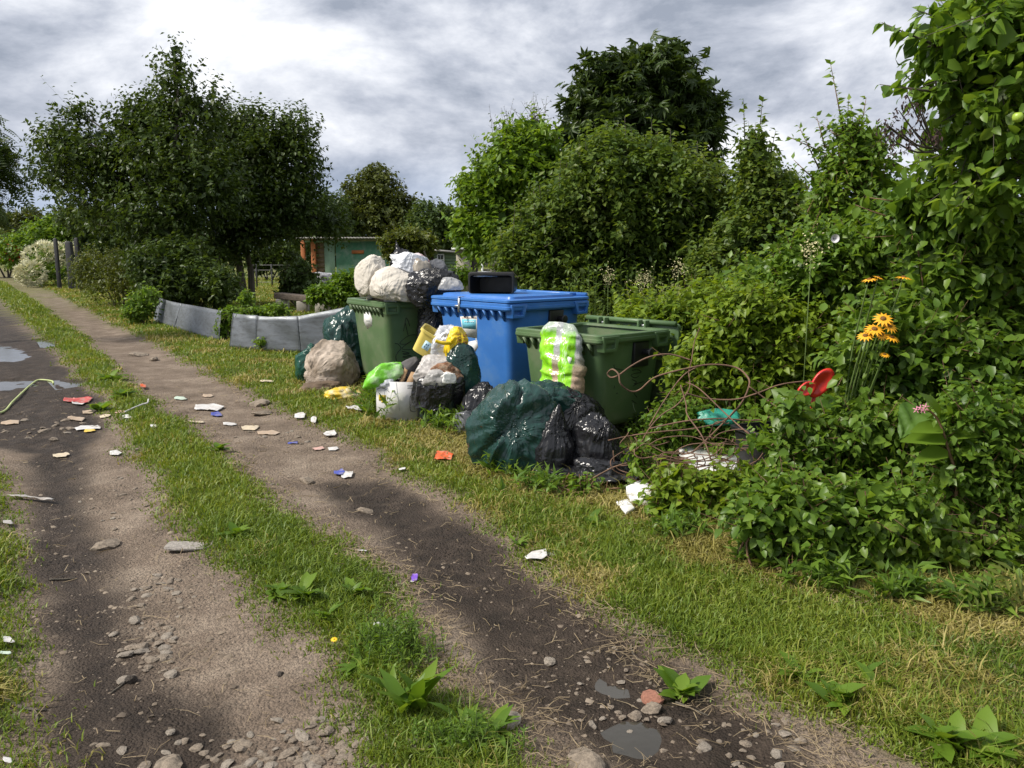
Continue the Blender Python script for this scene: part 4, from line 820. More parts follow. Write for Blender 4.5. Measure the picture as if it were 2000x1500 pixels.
o = link('printed_bag', new_mesh('printed_bag', np.array(V), [tuple(f) for f in qd.tolist()]+[tuple(range(n))[::-1], tuple((rows-1)*n+i for i in range(n))], print_bag(), True), None, (lp[0]+.0, lp[1]+.02, lp[2]), (R(-9), R(3), R(-30)))
tag(o, 'lime green and clear printed bag leaning on the open green container', 'bag')
q = MB(); q.box((.085, -.085, .36), (.06, .003, .08), rot=Matrix.Rotation(R(10), 3, 'Y')); q.build('bag_label', WHITEP, o)
# ============================================================ VEGETATION
BARK = mat('bark', (.10, .085, .065), .95, .35, 6, .8, 25, stretch=(3, 3, .6)); BARK2 = mat('pale_bark', (.20, .175, .14), .95, .3, 6, .6, 25, stretch=(3, 3, .6)); STEM = mat('green_stem', (.09, .14, .03), .7, .3, 8); RSTEM = mat('reddish_stem', (.16, .09, .05), .7, .3, 8)
LF_DARK = leafmat('dark_orchard_leaves', [(.024, .046, .010), (.044, .076, .014), (.070, .112, .020), (.11, .155, .030)], .38, ps=.5)
LF_MID = leafmat('plum_leaves', [(.050, .095, .018), (.090, .150, .026), (.135, .200, .036), (.20, .235, .05)], .46, ps=.9)
LF_BRIGHT = leafmat('bright_leaves', [(.060, .120, .012), (.10, .19, .018), (.16, .26, .026), (.23, .33, .04)], .45, ps=1.2)
LF_HEDGE = leafmat('hedge_leaves', [(.060, .130, .018), (.11, .20, .026), (.165, .27, .036), (.25, .345, .06)], .48, rough=.38, ps=1.6)
LF_CHEST = leafmat('chestnut_leaves', [(.026, .052, .012), (.046, .080, .017), (.075, .115, .025)], .34, ps=.5)
LF_LIME = leafmat('yellow_green_weeds', [(.09, .16, .014), (.15, .235, .020), (.22, .31, .030), (.30, .38, .045)], .48, ps=1.4)
LF_OLIVE = leafmat('olive_leaves', [(.048, .066, .014), (.085, .108, .022), (.13, .15, .03)], .36, ps=.4)
LF_YEL = leafmat('yellowish_bush_leaves', [(.050, .075, .010), (.10, .13, .018), (.17, .19, .03)], .35, ps=.8)
LF_FAR = leafmat('far_leaves', [(.045, .080, .020), (.075, .120, .030), (.115, .16, .042)], .36, ps=.3)
D2 = diamond_leaf(.55, .25, .12); D2N = diamond_leaf(.40, .25, .15); T4 = tri4_leaf(.62, .3, .15); T4N = tri4_leaf(.42, .3, .2); FL = fold_leaf(.66, .35, .22); FLN = fold_leaf(.45, .35, .25); LANCE = tri4_leaf(.22, .3, .3); PALM = palm_leaf(); PINN = pinnate_leaf()
def lobe(px, py, rx, ry, d, depth=None):
    c = P(px, py, d); a, b_ = rx/F*d, ry/F*d; return (*c, a, depth or a, b_)
def crown_twigs(lobes, n, tl, rg, upb=.45, shell=.35):
    vol = np.array([l[3]*l[4]*l[5] for l in lobes])**.72; k = rg.choice(len(lobes), n, p=vol/vol.sum()); Lb_ = np.array(lobes)[k]
    u = nrm(rg.normal(0, 1, (n, 3))); r = (shell+(1-shell)*rg.random(n))**.6
    s = Lb_[:, :3]+u*r[:, None]*Lb_[:, 3:6]; d = nrm(u/np.maximum(Lb_[:, 3:6], .02)*Lb_[:, 3:6].mean(1)[:, None]*.8+np.array([0, 0, upb])+rg.normal(0, .35, (n, 3)))
    ln = tl*np.clip(rg.lognormal(-.1, .42, n), .4, 2.3); s = s-d*ln[:, None]*.45
    return s, d, ln, k
def tree(name, label, cat, base, lobes, ntw, tl, per, tmpl, size, lm, trunks=(), bark=BARK, seed=1, group=None, droop=.55, upb=.45, stems=0, shell=.35, branch_r=.03, spires=(), crown_name='crown', minz=.03, curve=.2, tw_r=.004, nbr=5, fill=.5, fsz=1.0):
    rg = np.random.default_rng(seed); bx, by = base[:2]; bz = base[2] if len(base) > 2 else hz(bx, by)
    t = thing(name, label, cat, (bx, by, bz), 0, group); org = np.array([bx, by, bz])
    s, d, ln, k = crown_twigs(lobes, ntw, tl, rg, upb, shell)
    ok = s[:, 2] > bz+minz; s, d, ln, k = s[ok], d[ok], ln[ok], k[ok]
    parts = [twig_leaves(s, d, ln, per, tmpl, size, droop, curve=curve, rg=rg)]
    nf = int(ntw*fill)
    if nf:       # oversized filler leaves added inside the crown to block light through it
        vv = np.array([l[3]*l[4]*l[5] for l in lobes]); kk = rg.choice(len(lobes), nf, p=vv/vv.sum()); LL = np.array(lobes)[kk]; u = nrm(rg.normal(0, 1, (nf, 3)))*(rg.random(nf)**.4*.66)[:, None]; pf = LL[:, :3]+u*LL[:, 3:6]; pf = pf[pf[:, 2] > bz+.08]
        parts.append(scatter(diamond_leaf(.8, .3, .2), pf, rg.normal(0, 1, pf.shape), rg.normal(0, .6, pf.shape)+np.array([0, -.4, .5]), size*fsz*rg.uniform(1.3, 2.3, len(pf))))
    tw = MB()
    for (p0, p1, nl) in spires:      # upright leafy shoots standing out of the outline
        p0, p1 = np.array(p0, float), np.array(p1, float); m_ = max(2, nl//6); f = np.linspace(0, 1, m_, endpoint=False); ss = p0+(p1-p0)*f[:, None]; dv = np.repeat((p1-p0)[None], m_, 0)/m_
        parts.append(twig_leaves(ss, dv, np.linalg.norm(dv, axis=1)*1.1, 6, tmpl, size, droop*.6, curve=0, rg=rg)); tw.tube([p0-org, p1-org], [.008, .002], 4)
    V, Fa = joinVF(parts); low = V[:, 2] < bz+.004; V[low, 2] = bz+.004
    c = link(crown_name, new_mesh(crown_name, V-org, Fa, lm), t); c['kind'] = 'stuff'
    for j in rg.choice(len(s), min(len(s), 260), replace=False):
        e = s[j]+d[j]*ln[j]; tw.tube([s[j]-org, e-org+np.array([0, 0, -curve*ln[j]*.6])], [tw_r, tw_r*.35], 3, cap=False)
    tops = []
    for pts, r0, r1 in trunks:
        b = MB(); pp = smooth_path([Vector(p)-Vector(org) for p in pts], 4); nn = len(pp); b.tube(pp, [r0+(r1-r0)*i/(nn-1) for i in range(nn)], 9); b.build('trunk', bark, t, True); tops.append((pp, r0, r1))
    for (cx, cy, cz, rx, ry, rz) in lobes:
        cc = Vector((cx, cy, cz))-Vector(org)
        if tops:
            pp, r0, r1 = min(tops, key=lambda q_: min((p-cc).length for p in q_[0])); st = min(pp[len(pp)//3:], key=lambda p: (p-cc).length+max(0, p.z-cc.z+.2)*3); rr = max(r1*.8, branch_r)
        else: st = Vector((rg.normal(0, .06)+cc.x*.15, rg.normal(0, .06)+cc.y*.15, -.02)); rr = branch_r
        mid = (st+cc)/2+Vector((rg.normal(0, .1), rg.normal(0, .1), .1))*min(1, (cc-st).length); tw.tube(smooth_path([st, mid, cc], 3), [rr*(1-.1*i) for i in range(7)], 5)
        for _ in range(nbr):
            u = nrm(rg.normal(0, 1, (1, 3)))[0]*np.array([rx, ry, rz])*.85; e = cc+Vector(u); m2 = (cc+e)/2+Vector((0, 0, .08*rx)); tw.tube([cc, m2, e], [rr*.45, rr*.3, rr*.1], 4, cap=False)
    tw.build('branches', bark, t, True)['kind'] = 'stuff'
    return t
# ---- the group of orchard trees on the left
d = 24.0; g0 = G(312, 612)[:2]
tree('orchard_tree', 'dark spreading tree with pale trunks behind the metal sheets, tall pointed crown', 'tree', (P(318, 620, 23.5)[0], 23.5, 0),
     [lobe(*q, d+dz, dp) for q, dz, dp in [((340, 300, 95, 100), 0, 2.0), ((250, 330, 100, 70), .5, 1.8), ((180, 300, 85, 55), 0, 1.5), ((120, 270, 55, 42), 0, 1.0), ((110, 340, 50, 48), .5, 1.0), ((205, 390, 95, 55), 0, 1.4), ((345, 190, 48, 60), 0, .9), ((342, 125, 22, 42), 0, .5), ((405, 215, 42, 45), 0, .8), ((300, 235, 50, 55), .3, 1.0), ((310, 420, 95, 70), -1, 1.5), ((400, 360, 90, 80), -.5, 1.6), ((255, 250, 45, 40), 0, .9), ((330, 500, 90, 55), -1, 1.2), ((265, 215, 30, 28), 0, .5), ((150, 215, 30, 25), 0, .5)]],
     3700, .75, 9, D2, .165, LF_DARK, [([P(300, 615, 23.5), P(293, 480, 23.5), P(290, 400, 23.7), P(300, 330, 24)], .10, .05), ([P(322, 612, 23.5), P(312, 500, 23.5), P(322, 440, 23.8), P(340, 340, 24), P(345, 230, 24)], .16, .05)], BARK2, 3, 'orchard trees on the left', shell=.2, fill=.28, spires=[(P(342, 150, 24), P(344, 78, 24), 30), (P(405, 200, 24), P(432, 142, 24), 24), (P(330, 170, 24), P(292, 118, 24), 24), (P(430, 210, 24), P(458, 168, 24), 18), (P(180, 260, 24), P(182, 195, 24), 24), (P(80, 265, 24), P(48, 236, 24), 18), (P(245, 240, 24), P(240, 185, 24), 20), (P(130, 240, 24), P(95, 200, 24), 20), (P(370, 160, 24), P(400, 112, 24), 20)])
d = 27.0
tree('orchard_tree', 'dark bushy tree on two slim crossing trunks beside the lawn', 'tree', (P(478, 590, 27)[0], 27, 0),
     [lobe(*q, d+dz, dp) for q, dz, dp in [((460, 330, 95, 85), 0, 2.0), ((520, 290, 70, 65), 0, 1.4), ((575, 265, 48, 55), 0, 1.1), ((595, 320, 38, 45), 0, 1.0), ((560, 370, 70, 55), 0, 1.4), ((470, 420, 110, 70), -.5, 1.8), ((590, 410, 60, 45), 0, 1.2), ((520, 440, 90, 45), 0, 1.5), ((440, 250, 50, 45), 0, 1.0), ((490, 235, 42, 38), 0, .8), ((420, 480, 70, 45), -1, 1.2), ((645, 430, 45, 38), 1, 1.0)]],
     3300, .75, 9, D2, .175, LF_DARK, [([P(478, 592, 27), P(468, 520, 27), P(462, 470, 27), P(470, 380, 27)], .15, .06), ([P(492, 590, 27.2), P(490, 530, 27.2), P(484, 480, 27), P(510, 380, 27)], .13, .05), ([P(487, 520, 27.2), P(476, 480, 27), P(450, 430, 27)], .06, .03)], BARK, 5, 'orchard trees on the left', shell=.2, fill=.3, spires=[(P(570, 230, 27), P(562, 198, 27), 20), (P(600, 240, 27), P(590, 196, 27), 24), (P(615, 270, 27), P(630, 225, 27), 18), (P(520, 240, 27), P(500, 195, 27), 20), (P(620, 380, 27), P(632, 325, 27), 16), (P(450, 230, 27), P(440, 190, 27), 16), (P(535, 245, 27), P(528, 196, 27), 18)])
tree('sumac_tree', 'dark feathery branch tips of a tree at the left track side', 'tree', (P(-60, 600, 15)[0], 15), [lobe(-25, 330, 55, 60, 15, .6), lobe(-60, 290, 60, 70, 15, .8), lobe(-30, 400, 30, 20, 15, .4)], 150, .5, 5, PINN, .34, LF_DARK, [([P(-75, 640, 15), P(-80, 480, 15), P(-50, 330, 15)], .09, .04)], seed=8, upb=-.1, curve=.5, droop=.7, fill=0)
# ---- left background
def bush(name, label, lobes, n, tl, per, tm, sz, lm, seed, base=None, **kw):
    b = base or (np.mean([l[0] for l in lobes]), np.mean([l[1] for l in lobes])); kw.setdefault('branch_r', .02)
    return tree(name, label, kw.pop('cat', 'bush'), b, lobes, n, tl, per, tm, sz, lm, (), kw.pop('bark', BARK), seed, **kw)
bush('yellow_green_bush', 'low yellowish green bush in front of the dark posts', [lobe(200, 520, 55, 40, 26, 1.0), lobe(245, 535, 50, 45, 25.5, 1), lobe(170, 535, 35, 35, 26, .8), lobe(290, 545, 45, 40, 25, .9), lobe(220, 560, 60, 30, 25, .8)], 1100, .35, 8, D2, .09, LF_YEL, 11)
bush('dark_bush', 'dark leafy bush under the orchard trees behind the metal sheets', [lobe(330, 555, 60, 45, 21, 1.2), lobe(390, 550, 55, 48, 21.5, 1.2), lobe(300, 520, 45, 45, 21, 1), lobe(430, 560, 35, 38, 21, .8), lobe(360, 500, 50, 40, 22, 1)], 1400, .38, 8, D2, .15, LF_DARK, 12)
bush('bramble_clump', 'green bramble clump at the left end of the metal sheets', [lobe(275, 598, 26, 28, 18.6, .4), lobe(262, 612, 20, 16, 18.4, .3), lobe(290, 580, 18, 20, 18.8, .3)], 260, .25, 7, T4, .10, LF_BRIGHT, 13)
bush('hop_vine', 'green vine hanging over the joint of the metal sheets', [lobe(440, 640, 15, 34, 15.1, .16), lobe(452, 612, 22, 12, 14.9, .18), lobe(438, 665, 10, 16, 15, .12)], 190, .16, 7, T4, .075, LF_BRIGHT, 14, cat='vine')
bush('hop_vine', 'vine trailing along the top edge of the metal sheets', [lobe(500, 610, 36, 9, 13.9, .15), lobe(545, 605, 32, 8, 13.7, .15), lobe(480, 585, 14, 16, 14.2, .12), lobe(495, 650, 9, 36, 13.75, .08), lobe(512, 672, 10, 14, 13.3, .08)], 250, .15, 7, T4, .07, LF_BRIGHT, 15, cat='vine')
bush('flowering_bush', 'cream flowering bush at the track side by the dark posts', [lobe(95, 510, 34, 30, 44, 1.2), lobe(70, 535, 22, 22, 42, 1.0), lobe(125, 498, 34, 22, 45, 1.2), lobe(165, 490, 30, 14, 45, 1), lobe(110, 530, 30, 18, 43, 1)], 800, .5, 7, D2, .15, LF_BRIGHT, 16)
rgf = np.random.default_rng(4); bl = []
for l in [lobe(92, 508, 35, 32, 43.6, 1.3), lobe(66, 534, 24, 20, 41.6, 1.0), lobe(130, 494, 40, 16, 44.5, 1.2), lobe(178, 487, 24, 10, 44.5, 1)]:
    n = 260; u = nrm(rgf.normal(0, 1, (n, 3))); u[:, 1] = -np.abs(u[:, 1]); p = np.array(l[:3])+u*np.array(l[3:6])*1.02; bl.append(scatter(PALM, p, u+rgf.normal(0, .4, (n, 3))+np.array([0, 0, .5]), np.array([0, -.6, 1])+rgf.normal(0, .5, (n, 3)), rgf.uniform(.14, .30, n)))
V, Fa = joinVF(bl); fb = [o for o in bpy.data.objects if o.name.startswith('flowering_bush')][0]
o = link('blossoms', new_mesh('blossoms', V-np.array(fb.location), Fa, mat('cream_petals', (.70, .68, .46), .8, .12, 8)), fb); o['kind'] = 'stuff'
far = [('bright_hedge', 'bright green hedge bush beside the far track', [(60, 480, 60, 30), (110, 450, 60, 28), (30, 500, 40, 24), (150, 440, 50, 30)], 55, LF_BRIGHT, 700), ('grey_green_bush', 'grey green bush rising behind the cream flowers', [(200, 440, 60, 40), (150, 425, 40, 28), (240, 470, 60, 40), (190, 480, 40, 26)], 40, LF_FAR, 800),
       ('far_tree', 'round dark tree behind the far left hedge', [(60, 430, 32, 26), (25, 440, 30, 28), (-20, 430, 40, 45), (40, 458, 60, 18)], 80, LF_OLIVE, 600), ('roadside_bush', 'dull green bush with red blooms at the far track bend', [(15, 485, 40, 22), (40, 505, 30, 18), (-30, 480, 50, 34)], 60, LF_FAR, 500),
       ('round_tree', 'rounded olive green tree rising behind the sheds', [(735, 380, 55, 48), (700, 390, 40, 45), (780, 410, 45, 40), (740, 430, 80, 40), (690, 430, 40, 40), (735, 345, 32, 25)], 52, LF_OLIVE, 1500), ('far_tree', 'dark green tree between orchard trees and olive tree', [(640, 420, 50, 50), (600, 450, 60, 40), (660, 450, 45, 35)], 50, LF_FAR, 800),
       ('far_tree', 'mid green tree behind the small green shed', [(840, 430, 45, 42), (880, 440, 45, 42), (830, 455, 50, 30), (900, 470, 50, 30)], 48, LF_FAR, 1000), ('shed_bush', 'yellowish bush leaning over the orange shed roof', [(770, 472, 32, 16), (800, 466, 34, 18), (825, 478, 30, 18), (775, 492, 26, 12)], 30, LF_YEL, 420),
       ('weed_bush', 'fresh green weeds in front of the green shed door', [(655, 572, 30, 16), (622, 575, 22, 12), (690, 578, 24, 18), (668, 552, 18, 16), (700, 548, 18, 18)], 21.5, LF_BRIGHT, 650), ('young_bush', 'loose young bush beside the beam and the orange post', [(575, 545, 26, 26), (600, 550, 24, 20), (590, 520, 16, 16), (560, 565, 14, 12)], 24.5, LF_FAR, 260), ('far_bush', 'dark bush closing the lawn at its far end', [(520, 505, 30, 24), (550, 500, 30, 26), (500, 510, 26, 24)], 52, LF_DARK, 400), ('shed_weeds', 'green weeds growing before the small green shed', [(890, 545, 22, 16), (870, 555, 20, 14), (905, 535, 16, 14)], 24, LF_BRIGHT, 160)]
for i, (nm, lb, ls, dd_, lm, n) in enumerate(far):
    k = dd_/24; bush(nm, lb, [lobe(*q, dd_) for q in ls], n, .35*k**.6, 8, D2, .165*k**.75, lm, 20+i, cat='tree' if 'tree' in nm else 'bush', branch_r=.03*k, tw_r=.008)
for i in range(14):   # trees closing the horizon beyond the allotments
    px = -700+i*260+(i*97 % 60); dd_ = 95+(i*37 % 40); c = P(px, 470, dd_); hh = 5+(i*53 % 5)
    tree('horizon_tree', 'green tree in the far treeline beyond the allotments', 'tree', (c[0], dd_, -.05), [(c[0], dd_, hh*.55, 6, 4, hh*.5), (c[0]-5, dd_, hh*.4, 5, 4, hh*.42), (c[0]+5, dd_, hh*.42, 5, 4, hh*.45)], 420, 1.2, 7, D2, .95, LF_FAR, [([(c[0], dd_, -.05), (c[0], dd_, hh*.6)], .3, .1)], seed=60+i, group='trees of the far treeline', nbr=2, tw_r=.02)
# ---- middle: chestnut, bright maple, plum thicket
d = 24
tree('chestnut_tree', 'tall dark tree with big drooping leaf fans behind the thicket', 'tree', (P(1240, 560, d)[0], d, 0), [lobe(*q, d, dp) for q, dp in [((1250, 160, 90, 55), 1.6), ((1180, 150, 50, 40), 1.2), ((1330, 170, 60, 40), 1.3), ((1290, 120, 60, 34), 1.2), ((1150, 210, 50, 45), 1.2), ((1370, 215, 38, 38), 1), ((1240, 230, 110, 60), 1.8), ((1350, 260, 55, 50), 1.3), ((1140, 270, 45, 40), 1.1), ((1200, 320, 90, 60), 1.6), ((1310, 330, 90, 60), 1.6)]],
     1150, .6, 6, PALM, .34, LF_CHEST, [([P(1240, 560, d), P(1245, 400, d), P(1255, 250, d), P(1260, 160, d)], .22, .07)], seed=31, droop=.8, upb=.15, shell=.3, fsz=.5)
d = 18
tree('maple_tree', 'fresh green dense tree left of the thicket above the blue container', 'tree', (P(985, 560, d)[0], d, 0), [lobe(*q, d, dp) for q, dp in [((1000, 330, 75, 60), 1.1), ((950, 370, 60, 45), .9), ((1050, 280, 40, 45), .7), ((1010, 270, 40, 34), .6), ((920, 440, 40, 40), .7), ((1040, 350, 55, 60), .9), ((970, 440, 70, 50), 1.0), ((910, 360, 22, 26), .4), ((930, 480, 40, 30), .6), ((1085, 310, 24, 30), .5)]],
     1700, .4, 8, D2, .17, LF_BRIGHT, [([P(985, 565, d), P(990, 450, d), P(1000, 340, d)], .12, .05)], seed=33, shell=.25, spires=[(P(1040, 250, d), P(1035, 200, d), 16)])
tree('bare_twig_tree', 'sparse twiggy tree top showing above the fresh green tree', 'tree', (P(1010, 560, 26)[0], 26, 0), [lobe(990, 260, 34, 40, 26, .5), lobe(1040, 230, 34, 34, 26, .5)], 90, .8, 5, D2N, .10, LF_DARK, [([P(1010, 560, 26), P(1005, 400, 26), P(1010, 280, 26)], .10, .04)], seed=34, shell=.1, tw_r=.009, nbr=12, fill=0)
d = 11.6
plum = [((1180, 300, 75, 90), .9), ((1250, 330, 90, 90), .9), ((1320, 340, 85, 80), .9), ((1130, 380, 80, 80), .8), ((1200, 430, 90, 90), .9), ((1290, 440, 95, 90), .9), ((1380, 400, 75, 80), .8), ((1080, 440, 70, 70), .7), ((1040, 490, 60, 60), .6), ((1000, 500, 45, 45), .5), ((1110, 510, 90, 60), .7), ((1230, 520, 100, 60), .7), ((1350, 500, 90, 60), .8), ((1440, 430, 60, 70), .7), ((1180, 250, 30, 55), .5), ((1270, 270, 55, 45), .6), ((1060, 560, 80, 40), .6), ((1180, 570, 90, 40), .6)]
tree('plum_thicket', 'big dense plum thicket with reddish shoot tips behind the containers', 'thicket', (P(1240, 640, d)[0], d, 0), [lobe(q[0], q[1]+max(0, (430-q[1])*.30), q[2], q[3]*.92, d, dp) for q, dp in plum], 6200, .38, 9, diamond_leaf(.55, .25, .15), .105, LF_MID, (), BARK, 35, upb=.75, shell=.25, branch_r=.03, spires=[(P(px_, np.interp(px_, [960, 1040, 1100, 1150, 1200, 1260, 1320, 1380, 1440, 1500], [480, 420, 360, 315, 285, 290, 315, 350, 390, 430])+50, d-.3), P(px_+(i*31 % 17)-8, np.interp(px_, [960, 1040, 1100, 1150, 1200, 1260, 1320, 1380, 1440, 1500], [480, 420, 360, 315, 285, 290, 315, 350, 390, 430])-18-(i*37 % 55), d-.3), 26) for i, px_ in enumerate(range(985, 1500, 15))])
d = 10
tree('dark_shrub', 'dark shrub with upright shoots right of the plum thicket', 'bush', (P(1490, 620, d)[0], d, 0), [lobe(*q, d, dp) for q, dp in [((1480, 350, 45, 60), .4), ((1500, 420, 55, 70), .5), ((1450, 470, 60, 60), .5), ((1540, 440, 45, 60), .5), ((1470, 290, 26, 40), .25), ((1400, 520, 60, 50), .5), ((1530, 380, 40, 40), .4), ((1590, 430, 40, 40), .4)]], 1500, .3, 8, T4, .095, LF_MID, (), BARK, 36, upb=.8, spires=[(P(1455, 280, d), P(1452, 195, d), 22), (P(1482, 270, d), P(1490, 190, d), 24), (P(1505, 300, d), P(1515, 255, d), 16), (P(1530, 360, d), P(1520, 290, d), 16)])
# ---- right hedge, back to front
d = 7.4
tree('plum_sapling', 'young plum with thin leafy shoots against the sky above the hedge', 'tree', (P(1650, 640, d)[0], d, 0), [lobe(*q, d, dp) for q, dp in [((1650, 320, 45, 45), .28), ((1690, 290, 50, 40), .28), ((1620, 370, 45, 40), .28), ((1700, 350, 55, 45), .3), ((1640, 420, 70, 40), .35), ((1720, 420, 60, 45), .35), ((1655, 260, 26, 38), .16)]], 620, .26, 7, T4, .075, LF_HEDGE, [([P(1650, 650, d), P(1655, 450, d), P(1650, 300, d)], .03, .012)], RSTEM, 41, upb=.7, branch_r=.008, spires=[(P(1648, 260, d), P(1622, 124, d), 34), (P(1612, 300, d), P(1538, 266, d), 22), (P(1600, 330, d), P(1560, 246, d), 18), (P(1612, 290, d), P(1595, 228, d), 16), (P(1680, 260, d), P(1692, 190, d), 14), (P(1600, 360, d), P(1550, 312, d), 16)])
def hedge(name, label, ls, d, n, size, lm, seed, tm=FL, per=6, tl=.24, bark=RSTEM, **kw):
    return tree(name, label, kw.pop('cat', 'bush'), (P(ls[0][0], 700, d)[0], d), [lobe(q[0], q[1], q[2], q[3], d+(q[4] if len(q) > 4 else 0), q[5] if len(q) > 5 else None) for q in ls], n, tl, per, tm, size, lm, (), bark, seed, branch_r=kw.pop('branch_r', .008), **kw)
hedge('hedge_bush', 'dense mid green hedge bush below the young plum', [(1600, 500, 90, 60), (1700, 480, 90, 60), (1780, 450, 80, 70), (1560, 560, 80, 60), (1660, 570, 90, 60), (1760, 560, 90, 70), (1850, 520, 80, 80)], 6.6, 2000, .085, LF_HEDGE, 42, tm=T4, upb=.4)
hedge('hedge_bush', 'broad bright leaved hedge bush behind the rusty wire', [(1450, 620, 70, 60), (1530, 650, 80, 70), (1620, 660, 80, 60), (1400, 690, 60, 60), (1480, 730, 80, 60), (1350, 730, 45, 50), (1570, 740, 60, 50)], 6.4, 1900, .082, LF_LIME, 43, tm=T4, upb=.4)
tree('fruit_tree', 'large leaved apple tree with green apples leaning in over the hedge', 'tree', (P(2180, 700, 4.9)[0], 4.9), [lobe(q[0], q[1], q[2], q[3], 4.6+q[4], q[5]) for q in [(1900, 60, 90, 60, 0, .5), (1980, 120, 110, 80, 0, .5), (1840, 90, 50, 30, 0, .2), (1830, 175, 55, 26, 0, .2), (1920, 210, 90, 60, 0, .4), (1990, 250, 90, 90, 0, .5), (1870, 290, 70, 60, .2, .3), (1950, 350, 100, 60, 0, .5), (1900, 400, 70, 50, .2, .4), (2050, 100, 120, 140, 0, .6), (1960, 0, 90, 60, 0, .5)]], 900, .26, 6, FL, .095, LF_HEDGE, [([P(2180, 900, 4.9)[:2]+(0,), P(2160, 500, 4.9), P(2080, 200, 4.8), P(2000, 60, 4.7)], .07, .025)], BARK, 44, upb=.1, droop=.8, branch_r=.012, fill=.12, spires=[(P(1830, 90, 4.6), P(1722, 44, 4.6), 22), (P(1830, 180, 4.5), P(1718, 165, 4.5), 16), (P(1850, 40, 4.6), P(1790, 20, 4.6), 14)])
hedge('hedge_bush', 'tall hedge bush with long arching leafy shoots under the apple tree', [(1820, 420, 70, 60), (1900, 470, 90, 70), (1980, 480, 90, 90), (1850, 540, 90, 60), (1950, 590, 100, 80), (2050, 540, 100, 120), (1780, 400, 50, 24)], 5.0, 1200, .085, LF_HEDGE, 45, upb=.35, droop=.7, spires=[(P(1800, 400, 5), P(1690, 385, 5), 16), (P(1780, 440, 5), P(1670, 400, 5), 16)])
hedge('hedge_bush', 'leafy hedge bush around the yellow flowers', [(1740, 640, 80, 60), (1820, 680, 90, 70), (1680, 700, 60, 50), (1900, 700, 90, 70), (1980, 720, 80, 90), (1760, 740, 80, 50)], 4.8, 1000, .078, LF_HEDGE, 46, upb=.4)
hedge('hedge_bush', 'dense small leaved hedge bush at the right behind the fern', [(1900, 820, 90, 70), (1980, 860, 90, 90), (1940, 950, 90, 80), (2050, 900, 90, 120), (1860, 920, 60, 60)], 4.1, 1300, .058, LF_HEDGE, 47, tm=T4, upb=.3)
hedge('hedge_bush', 'low hedge bush with rounded leaves above the cut grass', [(1500, 1010, 70, 50), (1580, 1030, 80, 55), (1660, 1050, 80, 55), (1740, 1080, 80, 50), (1820, 1090, 80, 55), (1560, 970, 70, 40), (1680, 990, 80, 45), (1780, 1000, 80, 55), (1900, 1090, 80, 60), (1980, 1100, 70, 70)], 3.9, 1350, .066, LF_HEDGE, 48, upb=.3, droop=.7)
hedge('hedge_bush', 'bindweed covered hedge foot behind the pink flower', [(1600, 860, 60, 50), (1690, 880, 70, 60), (1760, 930, 70, 50), (1640, 940, 70, 40), (1820, 980, 60, 40), (1560, 900, 50, 40), (1700, 820, 70, 50), (1840, 860, 60, 60), (1540, 800, 34, 40), (1505, 860, 36, 34), (1535, 890, 36, 30)], 4.6, 900, .066, LF_HEDGE, 49, upb=.2, droop=.8)
hedge('low_weeds', 'low bright green weeds in front of the white panel', [(1310, 980, 55, 28), (1370, 985, 60, 36), (1440, 975, 60, 40), (1490, 960, 50, 36), (1530, 985, 55, 40), (1410, 1025, 70, 26), (1480, 1040, 60, 26)], 4.75, 1200, .066, LF_BRIGHT, 50, upb=.5, cat='weeds', tm=FLN)
hedge('low_weeds', 'bright weeds at the foot of the black bags', [(1140, 950, 50, 16), (1190, 965, 45, 18), (1090, 950, 30, 12), (1250, 900, 18, 30), (1235, 955, 30, 20)], 5.15, 300, .050, LF_BRIGHT, 51, upb=.6, cat='weeds', tl=.14)
hedge('wall_of_weeds', 'shaded weeds behind the rusty wire below the hedge', [(1330, 830, 50, 50), (1400, 860, 60, 45), (1470, 850, 60, 50), (1290, 850, 30, 40), (1540, 850, 50, 45)], 6.0, 900, .07, LF_HEDGE, 52, tm=T4, cat='weeds', upb=.3)
hedge('hedge_bush', 'tall shaded hedge wall behind the yellow flowers', [(1500, 560, 90, 70), (1600, 600, 100, 90), (1720, 600, 110, 100), (1850, 600, 110, 120), (1980, 620, 110, 140), (1560, 720, 100, 80), (1680, 740, 110, 90), (1800, 760, 110, 90), (1930, 760, 110, 110), (1430, 700, 70, 80), (1640, 830, 90, 60), (1520, 820, 80, 50)], 7.2, 1900, .095, LF_HEDGE, 53, tm=T4, upb=.4, tl=.3)
hedge('bright_weed_bank', 'bright yellow green bank of weeds between open container and dark shrub', [(1290, 640, 55, 50), (1370, 620, 65, 60), (1440, 600, 60, 60), (1345, 690, 40, 50), (1500, 560, 60, 50), (1420, 670, 60, 50), (1240, 625, 40, 35)], 7.9, 1300, .10, LF_LIME, 54, tm=T4N, upb=1.0, tl=.34, cat='weeds', per=8)
hedge('low_weeds', 'knee high bright weeds between the foam piece and the low hedge bush', [(1320, 955, 45, 40), (1390, 965, 55, 46), (1460, 960, 55, 48), (1350, 1005, 55, 30), (1430, 1015, 60, 36), (1290, 990, 30, 26)], 4.72, 560, .072, LF_LIME, 55, upb=.6, cat='weeds', tl=.2)
